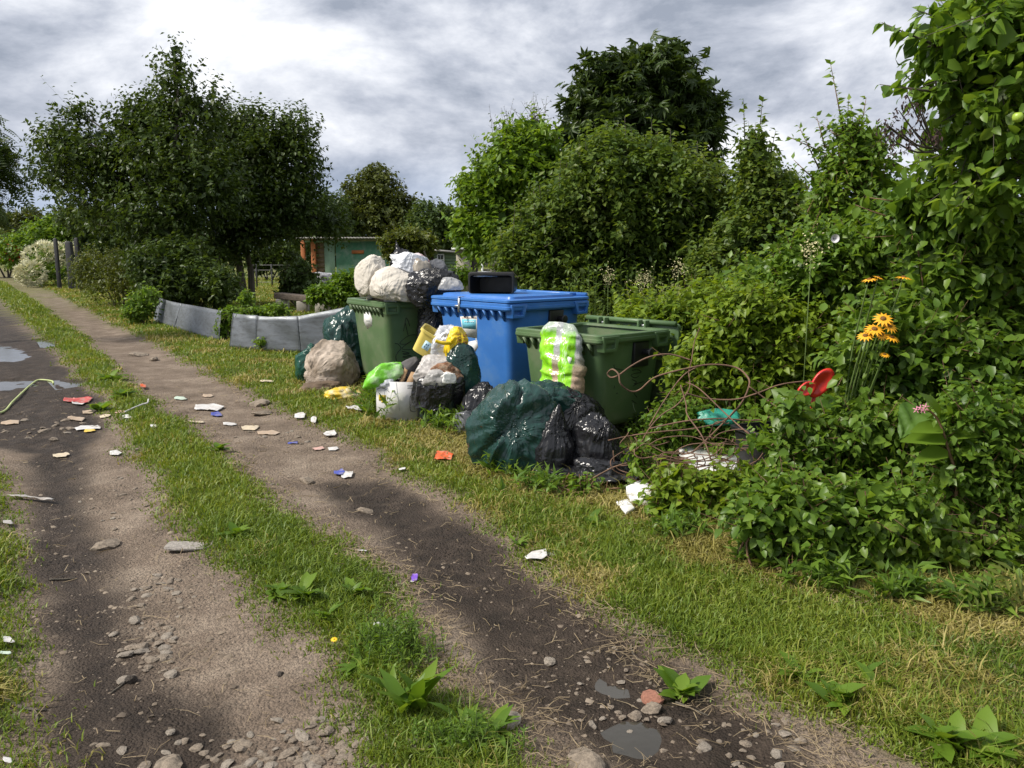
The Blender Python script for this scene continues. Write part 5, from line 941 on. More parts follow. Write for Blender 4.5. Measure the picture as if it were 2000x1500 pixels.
def herb(name, label, pts, h, per, tm, size, lm, seed, cat='weeds', group=None, lean=.15, stemr=.003, up=.35, tip=None):
    """upright herbs: leaves up a stem from each ground point"""
    rg = np.random.default_rng(seed); pts = np.array([(a, b_, hz(a, b_)) for a, b_ in pts]); org = pts.mean(0); n = len(pts)
    hh = h*rg.uniform(.65, 1.2, n); dv = nrm(np.array([0, 0, 1.])+rg.normal(0, lean, (n, 3))); t = thing(name, label, cat, tuple(org), 0, group)
    V, Fa = twig_leaves(pts, dv, hh, per, tm, size, -up, .95, .2, 0, rg); c = link('leaves', new_mesh('leaves', V-org, Fa, lm), t); c['kind'] = 'stuff'
    q = MB()
    for p, v, l in zip(pts, dv, hh): q.tube([p-org-np.array([0, 0, .01]), p+v*l-org], [stemr, stemr*.4], 4, cap=False)
    q.build('stems', STEM, t)['kind'] = 'stuff'; return t, pts, dv, hh
def spread(px, py, rx, ry, n, seed):
    r = random.Random(seed); return [G(px+r.gauss(0, .5)*rx, py+r.gauss(0, .5)*ry)[:2] for _ in range(n)]
def spread_d(px, d, rx, dy, n, seed):
    r = random.Random(seed); return [(P(px+r.uniform(-1, 1)*rx, 700, d)[0], d+r.uniform(-1, 1)*dy) for _ in range(n)]
herb('goldenrod_patch', 'bright yellow green goldenrod stems behind the open green container', spread_d(1330, 8.3, 110, .6, 120, 1), 1.12, 60, T4N, .10, LF_LIME, 71, lean=.08)
herb('goldenrod_patch', 'tall willow like weeds at the dark shrub foot', spread_d(1440, 8.9, 60, .4, 40, 2), 1.35, 60, T4N, .10, LF_MID, 72, lean=.06)
herb('tall_weeds', 'broad leaved weeds with upright tips beside the goldenrod', spread_d(1420, 7.6, 90, .4, 34, 3), 1.25, 16, FLN, .11, LF_BRIGHT, 73, lean=.1)
herb('meadowsweet', 'dull weeds with cream plumes behind the blue container', spread_d(1200, 9.8, 90, .4, 60, 4), 1.28, 40, T4N, .095, LF_MID, 74, lean=.07)
herb('nettle_patch', 'green nettles behind the blue container lid', spread_d(1060, 10.4, 90, .5, 50, 5), 1.15, 24, T4N, .08, LF_MID, 75, lean=.08)
herb('tall_weeds', 'weeds along the right flank of the open green container', spread_d(1345, 6.9, 40, .25, 26, 6), .75, 18, FLN, .075, LF_HEDGE, 76, lean=.12)
herb('corner_weeds', 'weeds at the bottom of the open green container', spread(1250, 850, 45, 14, 22, 7), .18, 10, FLN, .055, LF_BRIGHT, 77, lean=.3)
herb('grass_clump', 'long grass and weeds at the foot of the white box', spread(735, 800, 26, 22, 90, 8), .26, 7, LANCE, .14, LF_BRIGHT, 78, lean=.25, up=.8)
herb('grass_clump', 'grass tufts and weeds below the dark lined tub', spread(880, 842, 50, 9, 60, 9), .17, 7, LANCE, .10, LF_BRIGHT, 79, lean=.3, up=.8)
herb('chamomile_weed', 'fine leaved bushy weed in the foreground of the central strip', spread(770, 1270, 75, 45, 130, 10), .12, 14, LANCE, .035, LF_BRIGHT, 80, lean=.25, up=.5)
herb('chamomile_weed', 'small fine leaved weed tuft at the end of the central strip', spread(890, 1460, 80, 28, 70, 11), .085, 12, LANCE, .032, LF_BRIGHT, 81, lean=.3, up=.5)
for i, (px, py, rx) in enumerate([(1050, 960, 50), (980, 925, 30), (1330, 1050, 60), (1500, 1110, 60), (1620, 1150, 50), (1760, 1180, 60), (1900, 1200, 60)]):
    herb('grass_clump', ['blade tuft under the black film', 'blade tuft below the big dark green bag', 'long blades below the low bright weeds', 'long blades under the low hedge bush', 'thick blade tuft hanging out of the hedge foot', 'grassy fringe below the hedge near the fern', 'grassy fringe at the hedge corner by the fern'][i], spread(px, py, rx, 14, 34, 20+i), .13, 6, LANCE, .11, LF_HEDGE, 90+i, lean=.35, up=.7)
# rosettes
RLEAF = fold_leaf(.30, .3, .35); PLANT = fold_leaf(.55, .3, .25)
rosl = [(600, 1172, 60, .075, PLANT, 'broad plantain rosette on the strip edge'), (545, 1165, 40, .06, PLANT, 'small plantain rosette beside the muddy rut'), (460, 1050, 50, .06, PLANT, 'flat dock rosette on the strip near the mesh pouch'), (690, 1165, 40, .055, PLANT, 'plantain rosette in the strip by the right rut'), (795, 1385, 60, .13, RLEAF, 'upright long leaved dock in the foreground strip'), (900, 1430, 80, .085, RLEAF, 'dandelion rosette in the foreground strip'), (960, 1440, 70, .08, RLEAF, 'toothed dandelion rosette beside the pale stone'), (700, 1300, 50, .06, RLEAF, 'dandelion rosette beside the fine leaved weed'), (1330, 1335, 60, .075, PLANT, 'leafy rosette where straw meets the verge'), (1640, 1380, 80, .07, PLANT, 'leafy rosette in the hay strewn verge'), (1700, 1350, 60, .07, RLEAF, 'narrow leaved rosette beside the hay heap'), (1850, 1460, 80, .09, PLANT, 'broad rosette at the verge corner'), (1930, 1480, 60, .08, PLANT, 'small broad rosette below the hay heap'), (640, 1210, 40, .06, RLEAF, 'dandelion rosette behind the fine leaved weed'), (195, 800, 40, .10, PLANT, 'dusty plantain patch between mud and grass strip'), (240, 780, 40, .10, PLANT, 'dusty broad leaved patch at the strip edge by the mud'), (215, 745, 36, .11, PLANT, 'grey green broad leaved patch beside the dark mud'), (430, 880, 40, .07, PLANT, 'dark clover like rosette in the grass strip'), (1560, 1330, 50, .06, PLANT, 'little rosette in the yellowed verge'), (1160, 1030, 40, .06, PLANT, 'rosette in the verge above the white cloth'), (1010, 1060, 40, .05, RLEAF, 'narrow rosette at the verge edge by the white cloth')]
for i, (px, py, _, s_, tm, lb) in enumerate(rosl):
    rg2 = np.random.default_rng(200+i); n = 16; x0, y0, z0_ = GG(px, py); a = np.arange(n)*2.4+rg2.normal(0, .3, n); el = rg2.uniform(.15, .95, n) if 'upright' not in lb else rg2.uniform(.7, 1.4, n)
    dv = np.stack([np.cos(a)*np.cos(el), np.sin(a)*np.cos(el), np.sin(el)], 1); V, Fa = scatter(tm, np.zeros((n, 3))+rg2.normal(0, s_*.25, (n, 3))*np.array([1, 1, 0])+np.array([0, 0, .012]), dv, np.stack([-np.cos(a)*np.sin(el), -np.sin(a)*np.sin(el), np.cos(el)], 1), 1.55*s_*rg2.uniform(.6, 1.15, n))
    t = thing('rosette_plant', lb, 'plant', (x0, y0, z0_), 0, 'rosettes in the grass'); link('leaves', new_mesh('leaves', V, Fa, LF_BRIGHT), t)
# dandelion flower
def flower(parent, loc, r, petals, mt, cmt, nrmv=(0, -.5, 1), npet=13, name='flower_head'):
    nv = Vector(nrmv).normalized(); a1 = nv.orthogonal().normalized(); a2 = nv.cross(a1); dv = np.array([(a1*math.cos(2*math.pi*k/npet)+a2*math.sin(2*math.pi*k/npet)-nv*.12)[:] for k in range(npet)])
    V, Fa = scatter(tri4_leaf(.34, .2, .1), dv*r*.2, dv, np.repeat(np.array(nv[:])[None], npet, 0), np.full(npet, r)); h = link(name, new_mesh(name, V, Fa, mt), parent, loc)
    q = MB(); rr = [[(a1*math.cos(2*math.pi*k/10)+a2*math.sin(2*math.pi*k/10))*(r*.32*c_)+nv*(r*.18*s_) for k in range(10)] for c_, s_ in ((1, -.3), (.95, .4), (.55, .9), (.15, 1.0))]; q.loft(rr); q.build('flower_centre', cmt, h, True); return h
YPET = mat('golden_petals', (.72, .34, .01), .6, .12, 9); YCEN = mat('brown_centre', (.16, .07, .01), .8, .3, 30, .5, 90); PINK = mat('pink_petals', (.62, .24, .34), .6, .15, 9)
x0, y0, z0_ = P(1710, 700, 4.35); z0_ = hz(x0, y0)
t = thing('golden_flower_plant', 'golden daisy like flowers on tall stems in the hedge', 'flower', (x0, y0, z0_))
for (px, py, r_px, nv) in [(1725, 622, 15, (-.2, -.7, .8)), (1708, 642, 15, (-.1, -.6, .9)), (1738, 636, 14, (.2, -.7, .8)), (1690, 655, 13, (-.3, -.5, 1)), (1742, 658, 13, (.2, -.5, 1)), (1722, 654, 10, (0, -.8, .6)), (1700, 646, 10, (0, -.4, 1)), (1728, 692, 8, (0, -.5, 1)), (1698, 545, 12, (-.2, -.1, 1)), (1716, 541, 9, (.3, -.2, 1)), (1765, 541, 13, (.1, -.1, 1))]:
    p = Vector(P(px, py, 4.5))-Vector((x0, y0, z0_)); flower(t, p, r_px/F*4.5*1.15, 13, YPET, YCEN, nv)
    q = MB(); q.tube(smooth_path([(p.x*.3, .38, .05), (p.x*.8, .34, p.z*.6), p-Vector((0, -.01, .012))], 4), [.005]*8+[.003], 5); q.build('stem', STEM, t, True)
x0, y0, _ = P(1850, 900, 4.0); t = thing('balsam_plant', 'pink flowered balsam stem with long leaves in front of the big round leaf', 'flower', (x0, y0, hz(x0, y0))); o0 = Vector((x0, y0, hz(x0, y0)))
q = MB(); st = smooth_path([o0, P(1868, 960, 4.0), P(1850, 870, 4.0), P(1832, 820, 4.0), P(1812, 800, 4.0)], 5); q.tube([p-o0 for p in st], [.008]*10+[.006]*(len(st)-10), 6); q.build('stem', RSTEM, t, True)
for px, py in ((1797, 797), (1803, 801), (1790, 800), (1808, 794)): flower(t, Vector(P(px, py, 3.98))-o0, .018, 5, PINK, PINK, (-.3, -.8, .3), 5)
def one_leaf(parent, tm, base, tip, width, mt, name='leaf', nvec=(0, -.6, .8)):
    b_ = Vector(base); e = Vector(tip); l = (e-b_).length; V, Fa = scatter(tm, np.zeros((1, 3)), np.array([(e-b_)[:]]), np.array([nvec], float), [l]); return link(name, new_mesh(name, V, Fa, mt), parent, b_)
for a, b_ in (((1850, 858), (1775, 846)), ((1855, 855), (1915, 843)), ((1852, 880), (1795, 890)), ((1862, 885), (1930, 880)), ((1848, 835), (1865, 780)), ((1838, 828), (1820, 762)), ((1842, 838), (1790, 830)), ((1850, 905), (1845, 950))): one_leaf(t, FLN, Vector(P(*a, 4.0))-o0, Vector(P(*b_, 3.9))-o0, .3, LF_BRIGHT)
# burdock with big single leaves
def heart_leaf(n=18, m=13):
    V = []; Fs = []
    for i in range(n+1):
        f = i/n; w_ = .44*math.sin(math.pi*min(1, f*.93+.07)**.62)**.8*(1-.15*f)
        for j in range(m):
            g_ = j/(m-1)*2-1; back = -.16*abs(g_)**1.5*(1-f)**3; rib = .020*abs(math.sin((f-.42*abs(g_))*15))*min(1, abs(g_)*3)+(-.012 if abs(g_) < .05 else 0)
            V.append((g_*w_*(1+.05*math.sin(i*2.3+j)), f+back, .16*abs(g_)*w_*2-.34*f*f+rib+.035*math.sin(i*.9+j*.8)))
    for i in range(n):
        for j in range(m-1): a = i*m+j; Fs += [(a, a+1, a+m+1), (a, a+m+1, a+m)]
    return np.array(V), np.array(Fs)
HEART = heart_leaf(); LF_BURD = leafmat('burdock_leaves', [(.05, .12, .016), (.08, .165, .024), (.12, .21, .035)], .4, rough=.5, ps=3)
def big_plant(label, base, leaves, dist, mt):
    x0, y0, _ = G(*base); o0 = Vector((x0, y0, hz(x0, y0))); t = thing('burdock_plant', label, 'plant', o0); q = MB()
    for (bx1, by1, tx1, ty1, dd_, nv) in leaves:
        b_ = Vector(P(bx1, by1, dist+.05)); e = Vector(P(tx1, ty1, dist+dd_)); o = one_leaf(t, HEART, b_-o0, e-o0, 1, mt, 'leaf', nv); o.data.polygons.foreach_set('use_smooth', np.ones(len(o.data.polygons), bool)); q.tube(smooth_path([Vector((0, 0, 0)), (b_-o0)*.6+Vector((0, .05, .05)), b_-o0], 4), .006, 5)
    q.build('stems', STEM, t, True)
big_plant('burdock with large light green leaves beside the red plastic', (1600, 985), [(1625, 805, 1545, 880, -.12, (-.2, -.7, .7)), (1600, 790, 1660, 850, -.1, (.3, -.6, .8)), (1590, 845, 1560, 910, -.1, (-.3, -.7, .6)), (1640, 840, 1612, 905, -.15, (.1, -.8, .6))], 4.75, LF_BURD)
big_plant('burdock with one large round leaf below the pink flower', (1830, 1060), [(1850, 850, 1800, 915, -.12, (-.1, -.8, .6)), (1800, 805, 1765, 835, -.1, (-.3, -.6, .7))], 4.15, LF_BURD)
# fern at the right edge
x0, y0, z0_ = GG(1995, 1190); t = thing('fern', 'yellow green fern frond at the hedge foot', 'fern', (x0, y0, z0_)); FERN = pinnate_leaf(9, .10)
for a in ((1985, 1120, 1955, 1200), (1995, 1120, 2010, 1205), (1990, 1110, 1920, 1150)):
    b_ = Vector(P(a[0], a[1], 3.35))-Vector((x0, y0, z0_)); e = Vector(P(a[2], a[3], 3.25))-Vector((x0, y0, z0_)); one_leaf(t, FERN, b_, e, 1, LF_YEL, 'frond', (0, -.7, .7)); q = MB(); q.tube([(0, 0, 0), b_], [.006, .003], 4); q.build('frond_stem', STEM, t)
# dead seed clusters and green apples
SEED = mat('dead_seeds', (.045, .025, .022), .9, .3, 9); c0 = Vector(P(1770, 270, 4.3)); t = thing('dead_twigs', 'bare twigs with hanging dark brown seed clusters below the apple branches', 'twigs', c0); rg2 = np.random.default_rng(9); q = MB(); pts = []
for px, py in ((1772, 185), (1755, 215), (1750, 250), (1735, 245), (1780, 250), (1790, 200), (1725, 240), (1800, 215), (1812, 255), (1775, 275), (1830, 250), (1745, 275)):
    e = Vector(P(px, py, 4.3)); st = Vector(P(1840, 290, 4.4)); q.tube(smooth_path([st-c0, (st+e)/2-c0+Vector((0, 0, -.04)), e-c0], 3), [.005]*6+[.002], 4, cap=False); m_ = 26; pts.append(np.array(e[:])+rg2.normal(0, 1, (m_, 3))*np.array([.017, .017, .027])-np.array([0, 0, .03]))
q.build('twigs', BARK, t)['kind'] = 'stuff'; pts = np.concatenate(pts); V, Fa = scatter(D2N, pts, rg2.normal(0, .5, pts.shape)+np.array([0, 0, -1]), rg2.normal(0, 1, pts.shape), rg2.uniform(.015, .033, len(pts))); link('seed_clusters', new_mesh('seed_clusters', V-np.array(c0[:]), Fa, SEED), t)['kind'] = 'stuff'
APL = mat('green_apple', (.30, .42, .05), .4, .15, 6); am = MB(); am.loft([[(r*math.cos(2*math.pi*k/14), r*math.sin(2*math.pi*k/14), z) for k in range(14)] for r, z in ((.006, -.026), (.016, -.028), (.028, -.016), (.031, 0), (.028, .016), (.017, .026), (.006, .021))]); ame = new_mesh('apple', np.array(am.v), am.f, APL, True)
for px, py in ((1988, 229),):
    o = link('apple', ame, None, P(px, py, 4.15), scale=.85); tag(o, 'unripe green apple hanging among the apple tree leaves', 'apple')
WPET = mat('white_petals', (.72, .70, .74), .7, .1, 9); p = P(1627, 466, 5.9); t = thing('bindweed_flower', 'single white bindweed trumpet open in the hedge', 'flower', p); q = MB()
q.loft([[(r*math.cos(2*math.pi*k/16), -y_, r*math.sin(2*math.pi*k/16)) for k in range(16)] for r, y_ in ((.004, 0), (.008, .02), (.02, .035), (.032, .04))], True, False); q.build('petal_trumpet', WPET, t, True)
CREAM = mat('cream_plume', (.52, .48, .26), .9, .2, 9)
for i, (px, py, d_) in enumerate([(1188, 540, 9.6), (1250, 550, 9.6), (1265, 545, 9.5), (1585, 490, 6.0), (1325, 525, 9.6)]):
    rg2 = np.random.default_rng(300+i); c = np.array(P(px, py, d_)); n = 120; pts = c+rg2.normal(0, 1, (n, 3))*np.array([.045, .045, .06]); V, Fa = scatter(D2, pts, rg2.normal(0, 1, (n, 3)), rg2.normal(0, 1, (n, 3)), np.full(n, .022)); g_ = np.array([c[0], c[1], hz(c[0], c[1])])
    t = thing('cream_plume', ['cream plume tuft over the blue container corner', 'tall cream plume beside the goldenrod', 'short cream plume leaning on the tall one', 'loose cream plume in the hedge near the white trumpet', 'cream plume under the plum thicket by the goldenrod'][i], 'flower', tuple(g_), 0, 'cream plumes in the weeds'); link('plume', new_mesh('plume', V-g_, Fa, CREAM), t)['kind'] = 'stuff'; q = MB(); q.tube([(0, 0, 0), tuple(c-g_)], [.005, .003], 4); q.build('stem', STEM, t)
REDF = mat('red_blossom', (.40, .05, .02), .8, .2, 9)
c = np.array(P(28, 490, 54)); rg2 = np.random.default_rng(2); pts = c+rg2.normal(0, .35, (60, 3)); V, Fa = scatter(D2, pts, rg2.normal(0, 1, (60, 3)), rg2.normal(0, 1, (60, 3)), np.full(60, .22)); rb = [o for o in bpy.data.objects if o.name.startswith('roadside_bush')][0]; link('red_blooms', new_mesh('red_blooms', V-np.array(rb.location), Fa, REDF), rb)['kind'] = 'stuff'
# ============================================================ FENCE, SHEDS, POSTS
ZINC = mat('weathered_zinc', (.175, .19, .21), .5, .2, 3, .12, 30, metal=.55, dirt=(.10, .105, .11), dirt_amt=.5, ds=6, stretch=(1, 1, 4))
def metal_sheet(label, base, top, bend=0):
    """base and top edges in photo pixels; the foot stands on the ground, the top edge above it"""
    q = MB(); n = 14; bs = [Vector(G(*p)) for p in base]
    bp_ = smooth_path(bs, n//(len(bs)-1)); tp = []
    ts = [Vector(P(tx_, ty_, b_.y+.03)) for (tx_, ty_), b_ in zip(top, bs)]
    tp = smooth_path(ts, n//(len(ts)-1)); rows = []
    o0 = bs[0]
    for k in range(9):
        f = k/8; rows.append([(a.lerp(b_, f)-o0+Vector((0, .02*math.sin(f*9+i*.5)*.4-.03 if False else .012*math.sin(f*7+i*.6), 0))) for i, (a, b_) in enumerate(zip(bp_, tp))])
    q.loft(rows, False, False, closed=False); o = q.build('metal_sheet', ZINC, None, True, tuple(o0)); s_ = o.modifiers.new('thickness', 'SOLIDIFY'); s_.thickness = .006
    tag(o, label, 'metal sheet', 'zinc sheets set up as a low fence')
    for e in (0, -1):
        q2 = MB(); q2.tube([Vector(r_w[e]) for r_w in rows], .008, 6); q2.build('folded_edge', ZINC, o, True)
    return o
metal_sheet('crumpled zinc sheet at the bramble end of the low fence', [(298, 628), (320, 636), (340, 641)], [(312, 582), (332, 588), (354, 593)])
metal_sheet('flat dull zinc sheet between bramble clump and hanging vine', [(340, 641), (380, 655), (428, 667)], [(354, 593), (392, 599), (432, 607)])
metal_sheet('narrow shiny curved zinc sheet beside the hanging vine', [(448, 680), (462, 682), (482, 684), (500, 685)], [(456, 612), (470, 614), (484, 615), (502, 616)])
metal_sheet('dark smooth zinc sheet under the trailing vine', [(500, 686), (530, 688), (560, 689), (588, 690)], [(502, 617), (530, 619), (556, 618), (582, 617)])
metal_sheet('long ribbed zinc sheet ending at the heaped green container', [(587, 691), (640, 692), (700, 693)], [(580, 618), (640, 607), (702, 594)])
WOOD = mat('grey_beam_wood', (.12, .095, .075), .9, .35, 5, .6, 22, stretch=(.6, 4, 4)); CONC = mat('concrete_block', (.40, .37, .32), .9, .2, 6, .4, 30, dirt=(.2, .19, .15), dirt_amt=.4)
a, b_ = Vector(P(543, 577, 23.2)), Vector(P(648, 588, 22.2)); q = MB(); dr = (b_-a).normalized(); rot = dr.to_track_quat('X', 'Z').to_matrix()
q.box((0, 0, 0), ((b_-a).length, .35, .17), rot=rot); o = q.build('wooden_beam', WOOD, None, loc=tuple((a+b_)/2), bevel=.02); tag(o, 'weathered grey timber beam laid across concrete blocks', 'beam')
for i, (px, py, d_, w_, h_, lb) in enumerate([(552, 597, 23.1, .32, .28, 'dark concrete block under the left end of the timber beam'), (592, 603, 22.7, .3, .28, 'mossy concrete block under the middle of the timber beam'), (632, 604, 22.3, .42, .26, 'pale concrete block under the end of the timber beam')]):
    x0 = P(px, py, d_)[0]; zt = (a.lerp(b_, (px-543)/105)).z-.085; z0 = hz(x0, d_); q = MB(); q.box((0, 0, (zt-z0)/2), (w_, .3, zt-z0)); o = q.build('concrete_block', CONC, None, loc=(x0, d_, z0), bevel=.02); tag(o, lb, 'block')
ORANGE = mat('orange_post_paint', (.50, .17, .06), .7, .15, 5, .1, 30); PLANK = mat('brown_plank', (.17, .125, .075), .85, .25, 4, .4, 20, stretch=(1, 1, 6)); TEAL = mat('flaking_teal_paint', (.10, .27, .16), .7, .2, 3, .2, 15, dirt=(.34, .42, .34), dirt_amt=.35, ds=2); ROOFM = mat('roof_sheet', (.26, .25, .23), .8, .2, 3, .2, 20); LGREEN = mat('pale_green_paint', (.26, .40, .28), .7, .15, 3)
d = 33.0; X = lambda px, dd=33.0: (px-1000)/F*dd/(CP-(-.13)*SP); zr = P(600, 466, d)[2]
def xat(px, dd): return P(px, 520, dd)[0]
x_l, x_m, x_r = xat(610, d), xat(633, d), xat(760, d); t = thing('orange_shed', 'low shed with orange posts, brown planks and a flaking green door', 'shed', (xat(680, d), d, 0)); o0 = Vector((xat(680, d), d, 0))
def part(nm, c, s_, mt, par=None, base=None, **kw):
    q = MB(); q.box(Vector(c)-(base or o0), s_); return q.build(nm, mt, par or t, **kw)
for px, dd in ((594, 34.2), (614, 33.0)):
    xx = xat(px, dd); part('post', (xx, dd-.05, zr/2), (.17, .17, zr), ORANGE, bevel=.01)
for k in range(11): hgt_ = zr/11.6; part('plank', ((x_l+x_m)/2+.1, d+.03, .1+hgt_*(k+.5)), (x_m-x_l-.08, .04, hgt_*.93), PLANK)
part('door', ((xat(634, d)+xat(655, d))/2, d+.02, zr/2), (xat(655, d)-xat(635, d), .05, zr-.1), LGREEN)
part('wall_panel', ((xat(657, d)+x_r)/2, d+.03, zr/2-.05), (x_r-xat(657, d), .06, zr-.12), TEAL)
part('shutter_board', (xat(700, d), d-.03, P(700, 492, d)[2]), (.5, .04, .14), ORANGE)
part('eave_board', (xat(650, d), d-.04, zr-.12), (2.3, .04, .06), LGREEN)
part('dark_side_wall', (x_l+.1, d+1.2, zr/2), (.05, 2.2, zr-.05), PLANK)
q = MB(); nn = 60; W0, W1 = xat(584, d), xat(772, d); top = [(W0+(W1-W0)*i/nn, .018*math.cos(i*math.pi)) for i in range(nn+1)]
q.loft([[(x_-o0.x, -.45, zr+.04+z_) for x_, z_ in top], [(x_-o0.x, 2.6, zr-.02+z_) for x_, z_ in top]], False, False, closed=False); rf = q.build('roof', ROOFM, t); s_ = rf.modifiers.new('thickness', 'SOLIDIFY'); s_.thickness = .05
GWALL = mat('dull_green_boards', (.13, .19, .11), .8, .2, 4, .2, 20); WHITEF = mat('white_frame', (.66, .68, .66), .6, .08, 5); GLASS = mat('dark_glass', (.03, .035, .04), .1, .3, 5); TARK = mat('opening_shade_colour', (.03, .025, .02), .9, .3, 5); GREYW = mat('grey_plaster', (.28, .26, .21), .9, .15, 3, .1, 20)  # TARK: shade inside openings, put into a near-black base colour
d = 37.0; x0, x1 = xat(848, d), xat(893, d); t = thing('green_shed', 'small dull green board shed with one white framed window', 'shed', (xat(865, d), d, 0)); o0 = Vector((xat(865, d), d, 0)); zt = P(870, 492, d)[2]
for k in range(12): h_ = zt/12; part('board', ((x0+x1)/2, d+.01*(k % 2), h_*(k+.5)), (x1-x0, .03, h_*.95), GWALL)
part('wall_core', ((x0+x1)/2, d+.9, zt/2-.03), (x1-x0-.02, 1.7, zt-.08), GWALL)
wx, wz = xat(861, d), P(861, 507, d)[2]; wf = part('window', (wx, d-.035, wz), (.34, .03, .52), WHITEF)
for sx in (-.5, .5):
    for sz in (-.5, .5): q = MB(); q.box(Vector((wx+sx*.13, d-.053, wz+sz*.22))-o0, (.11, .006, .19)); q.build('pane', GLASS, wf)
part('doorway_shade_panel', (xat(839, d), d+.1, zt/2), (xat(847, d)-xat(832, d), .05, zt-.05), TARK); part('side_panel', (xat(822, d), d+.05, zt/2), (xat(832, d)-xat(812, d)-.02, .05, zt-.08), TEAL)  # solid dark panel painted as the shade inside the open door
q = MB(); q.loft([[(xat(805, d)-o0.x, -.25, zt+.12), (x1+.1-o0.x, -.25, zt-.06), (x1+.1-o0.x, 2, zt-.03), (xat(805, d)-o0.x, 2, zt+.15)], [(xat(805, d)-o0.x, -.25, zt+.18), (x1+.1-o0.x, -.25, zt), (x1+.1-o0.x, 2, zt+.03), (xat(805, d)-o0.x, 2, zt+.21)]]); q.build('roof', ROOFM, t)
d = 34.5; t = thing('grey_hut', 'narrow grey plastered hut with a pale flat roof beside the green shed', 'shed', (xat(902, d), d, 0)); o0 = Vector((xat(902, d), d, 0)); zt = P(900, 488, d)[2]
part('wall', (xat(905, d), d+.6, zt/2), (.62, 1.2, zt), GREYW); part('roof', (xat(902, d), d+.55, zt+.05), (.85, 1.5, .10), WHITEF); part('opening_shade_block', (xat(925, d), d+.7, zt/2-.1), (.3, 1.0, zt-.3), TARK)  # the opening is a solid block, its inner shade painted dark
t = thing('louvred_hut', 'hut with white edged louvres half hidden in the thicket', 'shed', (xat(950, 20), 20, 0)); o0 = Vector((xat(950, 20), 20, 0)); part('corner_post', (xat(942, 20), 20, 1.0), (.06, .06, 2.0), WHITEF)
for k in range(9): part('louvre', (xat(958, 20), 20.05, .2+k*.2), (.36, .04, .15), GREYW)
DPOST = mat('dark_post', (.045, .045, .048), .9, .3, 5, .4, 20)
for px, pt, dd, w_, lb in ((108, 468, 39, .15, 'tall dark fence post in the cream flowering bush'), (134, 474, 38.5, .26, 'thick grey fence post beside the cream flowers'), (149, 467, 39, .18, 'dark fence post before the pale blue wall')):
    c = P(px, pt, dd); q = MB(); q.box((0, 0, c[2]/2), (w_, w_, c[2])); q.loft([rrect(w_, w_, .02, c[2]+.001, 3), rrect(w_*.5, w_*.5, .02, c[2]+.07, 3)]); tag(q.build('fence_post', DPOST, None, loc=(c[0], dd, 0), bevel=.01), lb, 'post')
PALEW = mat('pale_blue_wall', (.50, .58, .64), .7, .1, 2); c0, c1_ = P(112, 472, 62), P(188, 472, 62); t = thing('pale_hut', 'pale blue flat hut behind the cream flowering bush', 'shed', ((c0[0]+c1_[0])/2, 62, 0)); o0 = Vector(((c0[0]+c1_[0])/2, 62, 0)); part('wall', (o0.x, 63, c0[2]/2), (c1_[0]-c0[0], 2, c0[2]), PALEW); part('roof', (o0.x, 62.9, c0[2]+.07), (c1_[0]-c0[0]+.3, 2.5, .12), GREYW)
CANV = mat('striped_tarp', (.55, .55, .58), .6, .1, 3, .3, 8, dirt=(.05, .05, .06), dirt_amt=.5, ds=4)
bag('tarp_heap', 'black and white tarp heap in the weeds by the orange post', P(632, 560, 30), (.55, .4, .28), 131, CANV, .1, cat='tarp', crumple=.15)
WIREF = mat('fence_wire', (.2, .2, .19), .6, .2, 5, metal=.5); q = MB()
t = thing('wire_fence', 'thin wire fence across the far edge of the lawn', 'fence', (xat(530, 40), 40, 0)); o0 = Vector((xat(530, 40), 40, 0))
for px in (500, 530, 560, 588): part('fence_stake', (xat(px, 40), 40, .6), (.06, .06, 1.2), DPOST)
for z_ in (.3, .6, .9, 1.15): q = MB(); q.tube([(xat(485, 40)-o0.x, 0, z_), (xat(600, 40)-o0.x, 0, z_)], .01, 4); q.build('strand', WIREF, t)
q = MB(); br = smooth_path([P(828, 490, 28), P(834, 505, 28), P(846, 525, 28), P(862, 542, 28), P(872, 550, 28)], 4); q.tube([p-br[-1] for p in br], [.03+.002*i for i in range(len(br))], 6); tag(q.build('bent_branch', BARK, None, True, tuple(br[-1])), 'bent bare branch leaning before the small green shed', 'branch')
# ============================================================ THINGS IN THE HEDGE CORNER
RUST = mat('rusty_wire', (.15, .085, .055), .85, .3, 9, .3, 60); c3 = lambda X_, Y_: (1180+X_*.2667, 640+Y_*.2667)
o0 = Vector(GG(1360, 900)); t = thing('wire_tangle', 'tangle of rusty brown wire sprawling beside the open green container', 'wire', o0)
def wire(pts, d0, d1, r=.0052):
    n = len(pts); pp = [Vector(P(*c3(*p), d0+(d1-d0)*i/(n-1)+.05*math.sin(i*1.3)))-o0 for i, p in enumerate(pts)]
    for p in pp: p.z = max(p.z, .012)
    q = MB(); q.tube(smooth_path(pp, 5), r, 5); q.build('wire_strand', RUST, t, True)
wire([(640, 240), (480, 195), (330, 215), (200, 280), (110, 345), (50, 365), (25, 335), (60, 305), (105, 340), (120, 410), (190, 465), (260, 455), (340, 385), (420, 345), (600, 300), (780, 270), (960, 290), (1050, 360), (1060, 430), (1000, 560), (880, 690), (760, 810), (640, 920)], 6.15, 5.6, .0068)
wire([(600, 480), (760, 520), (960, 525), (1120, 480), (1280, 420), (1450, 395), (1530, 400), (1540, 440), (1480, 510), (1330, 590), (1200, 660), (1080, 680), (900, 668), (740, 670), (560, 690), (330, 740)], 5.6, 5.6, .006)
wire([(640, 240), (620, 330), (625, 440), (540, 560), (420, 640), (330, 740), (260, 860)], 5.9, 5.6); wire([(700, 0), (660, 110), (640, 240)], 6, 5.9, .004); wire([(1060, 430), (1180, 520), (1300, 610), (1380, 700), (1390, 790)], 5.5, 5.2)
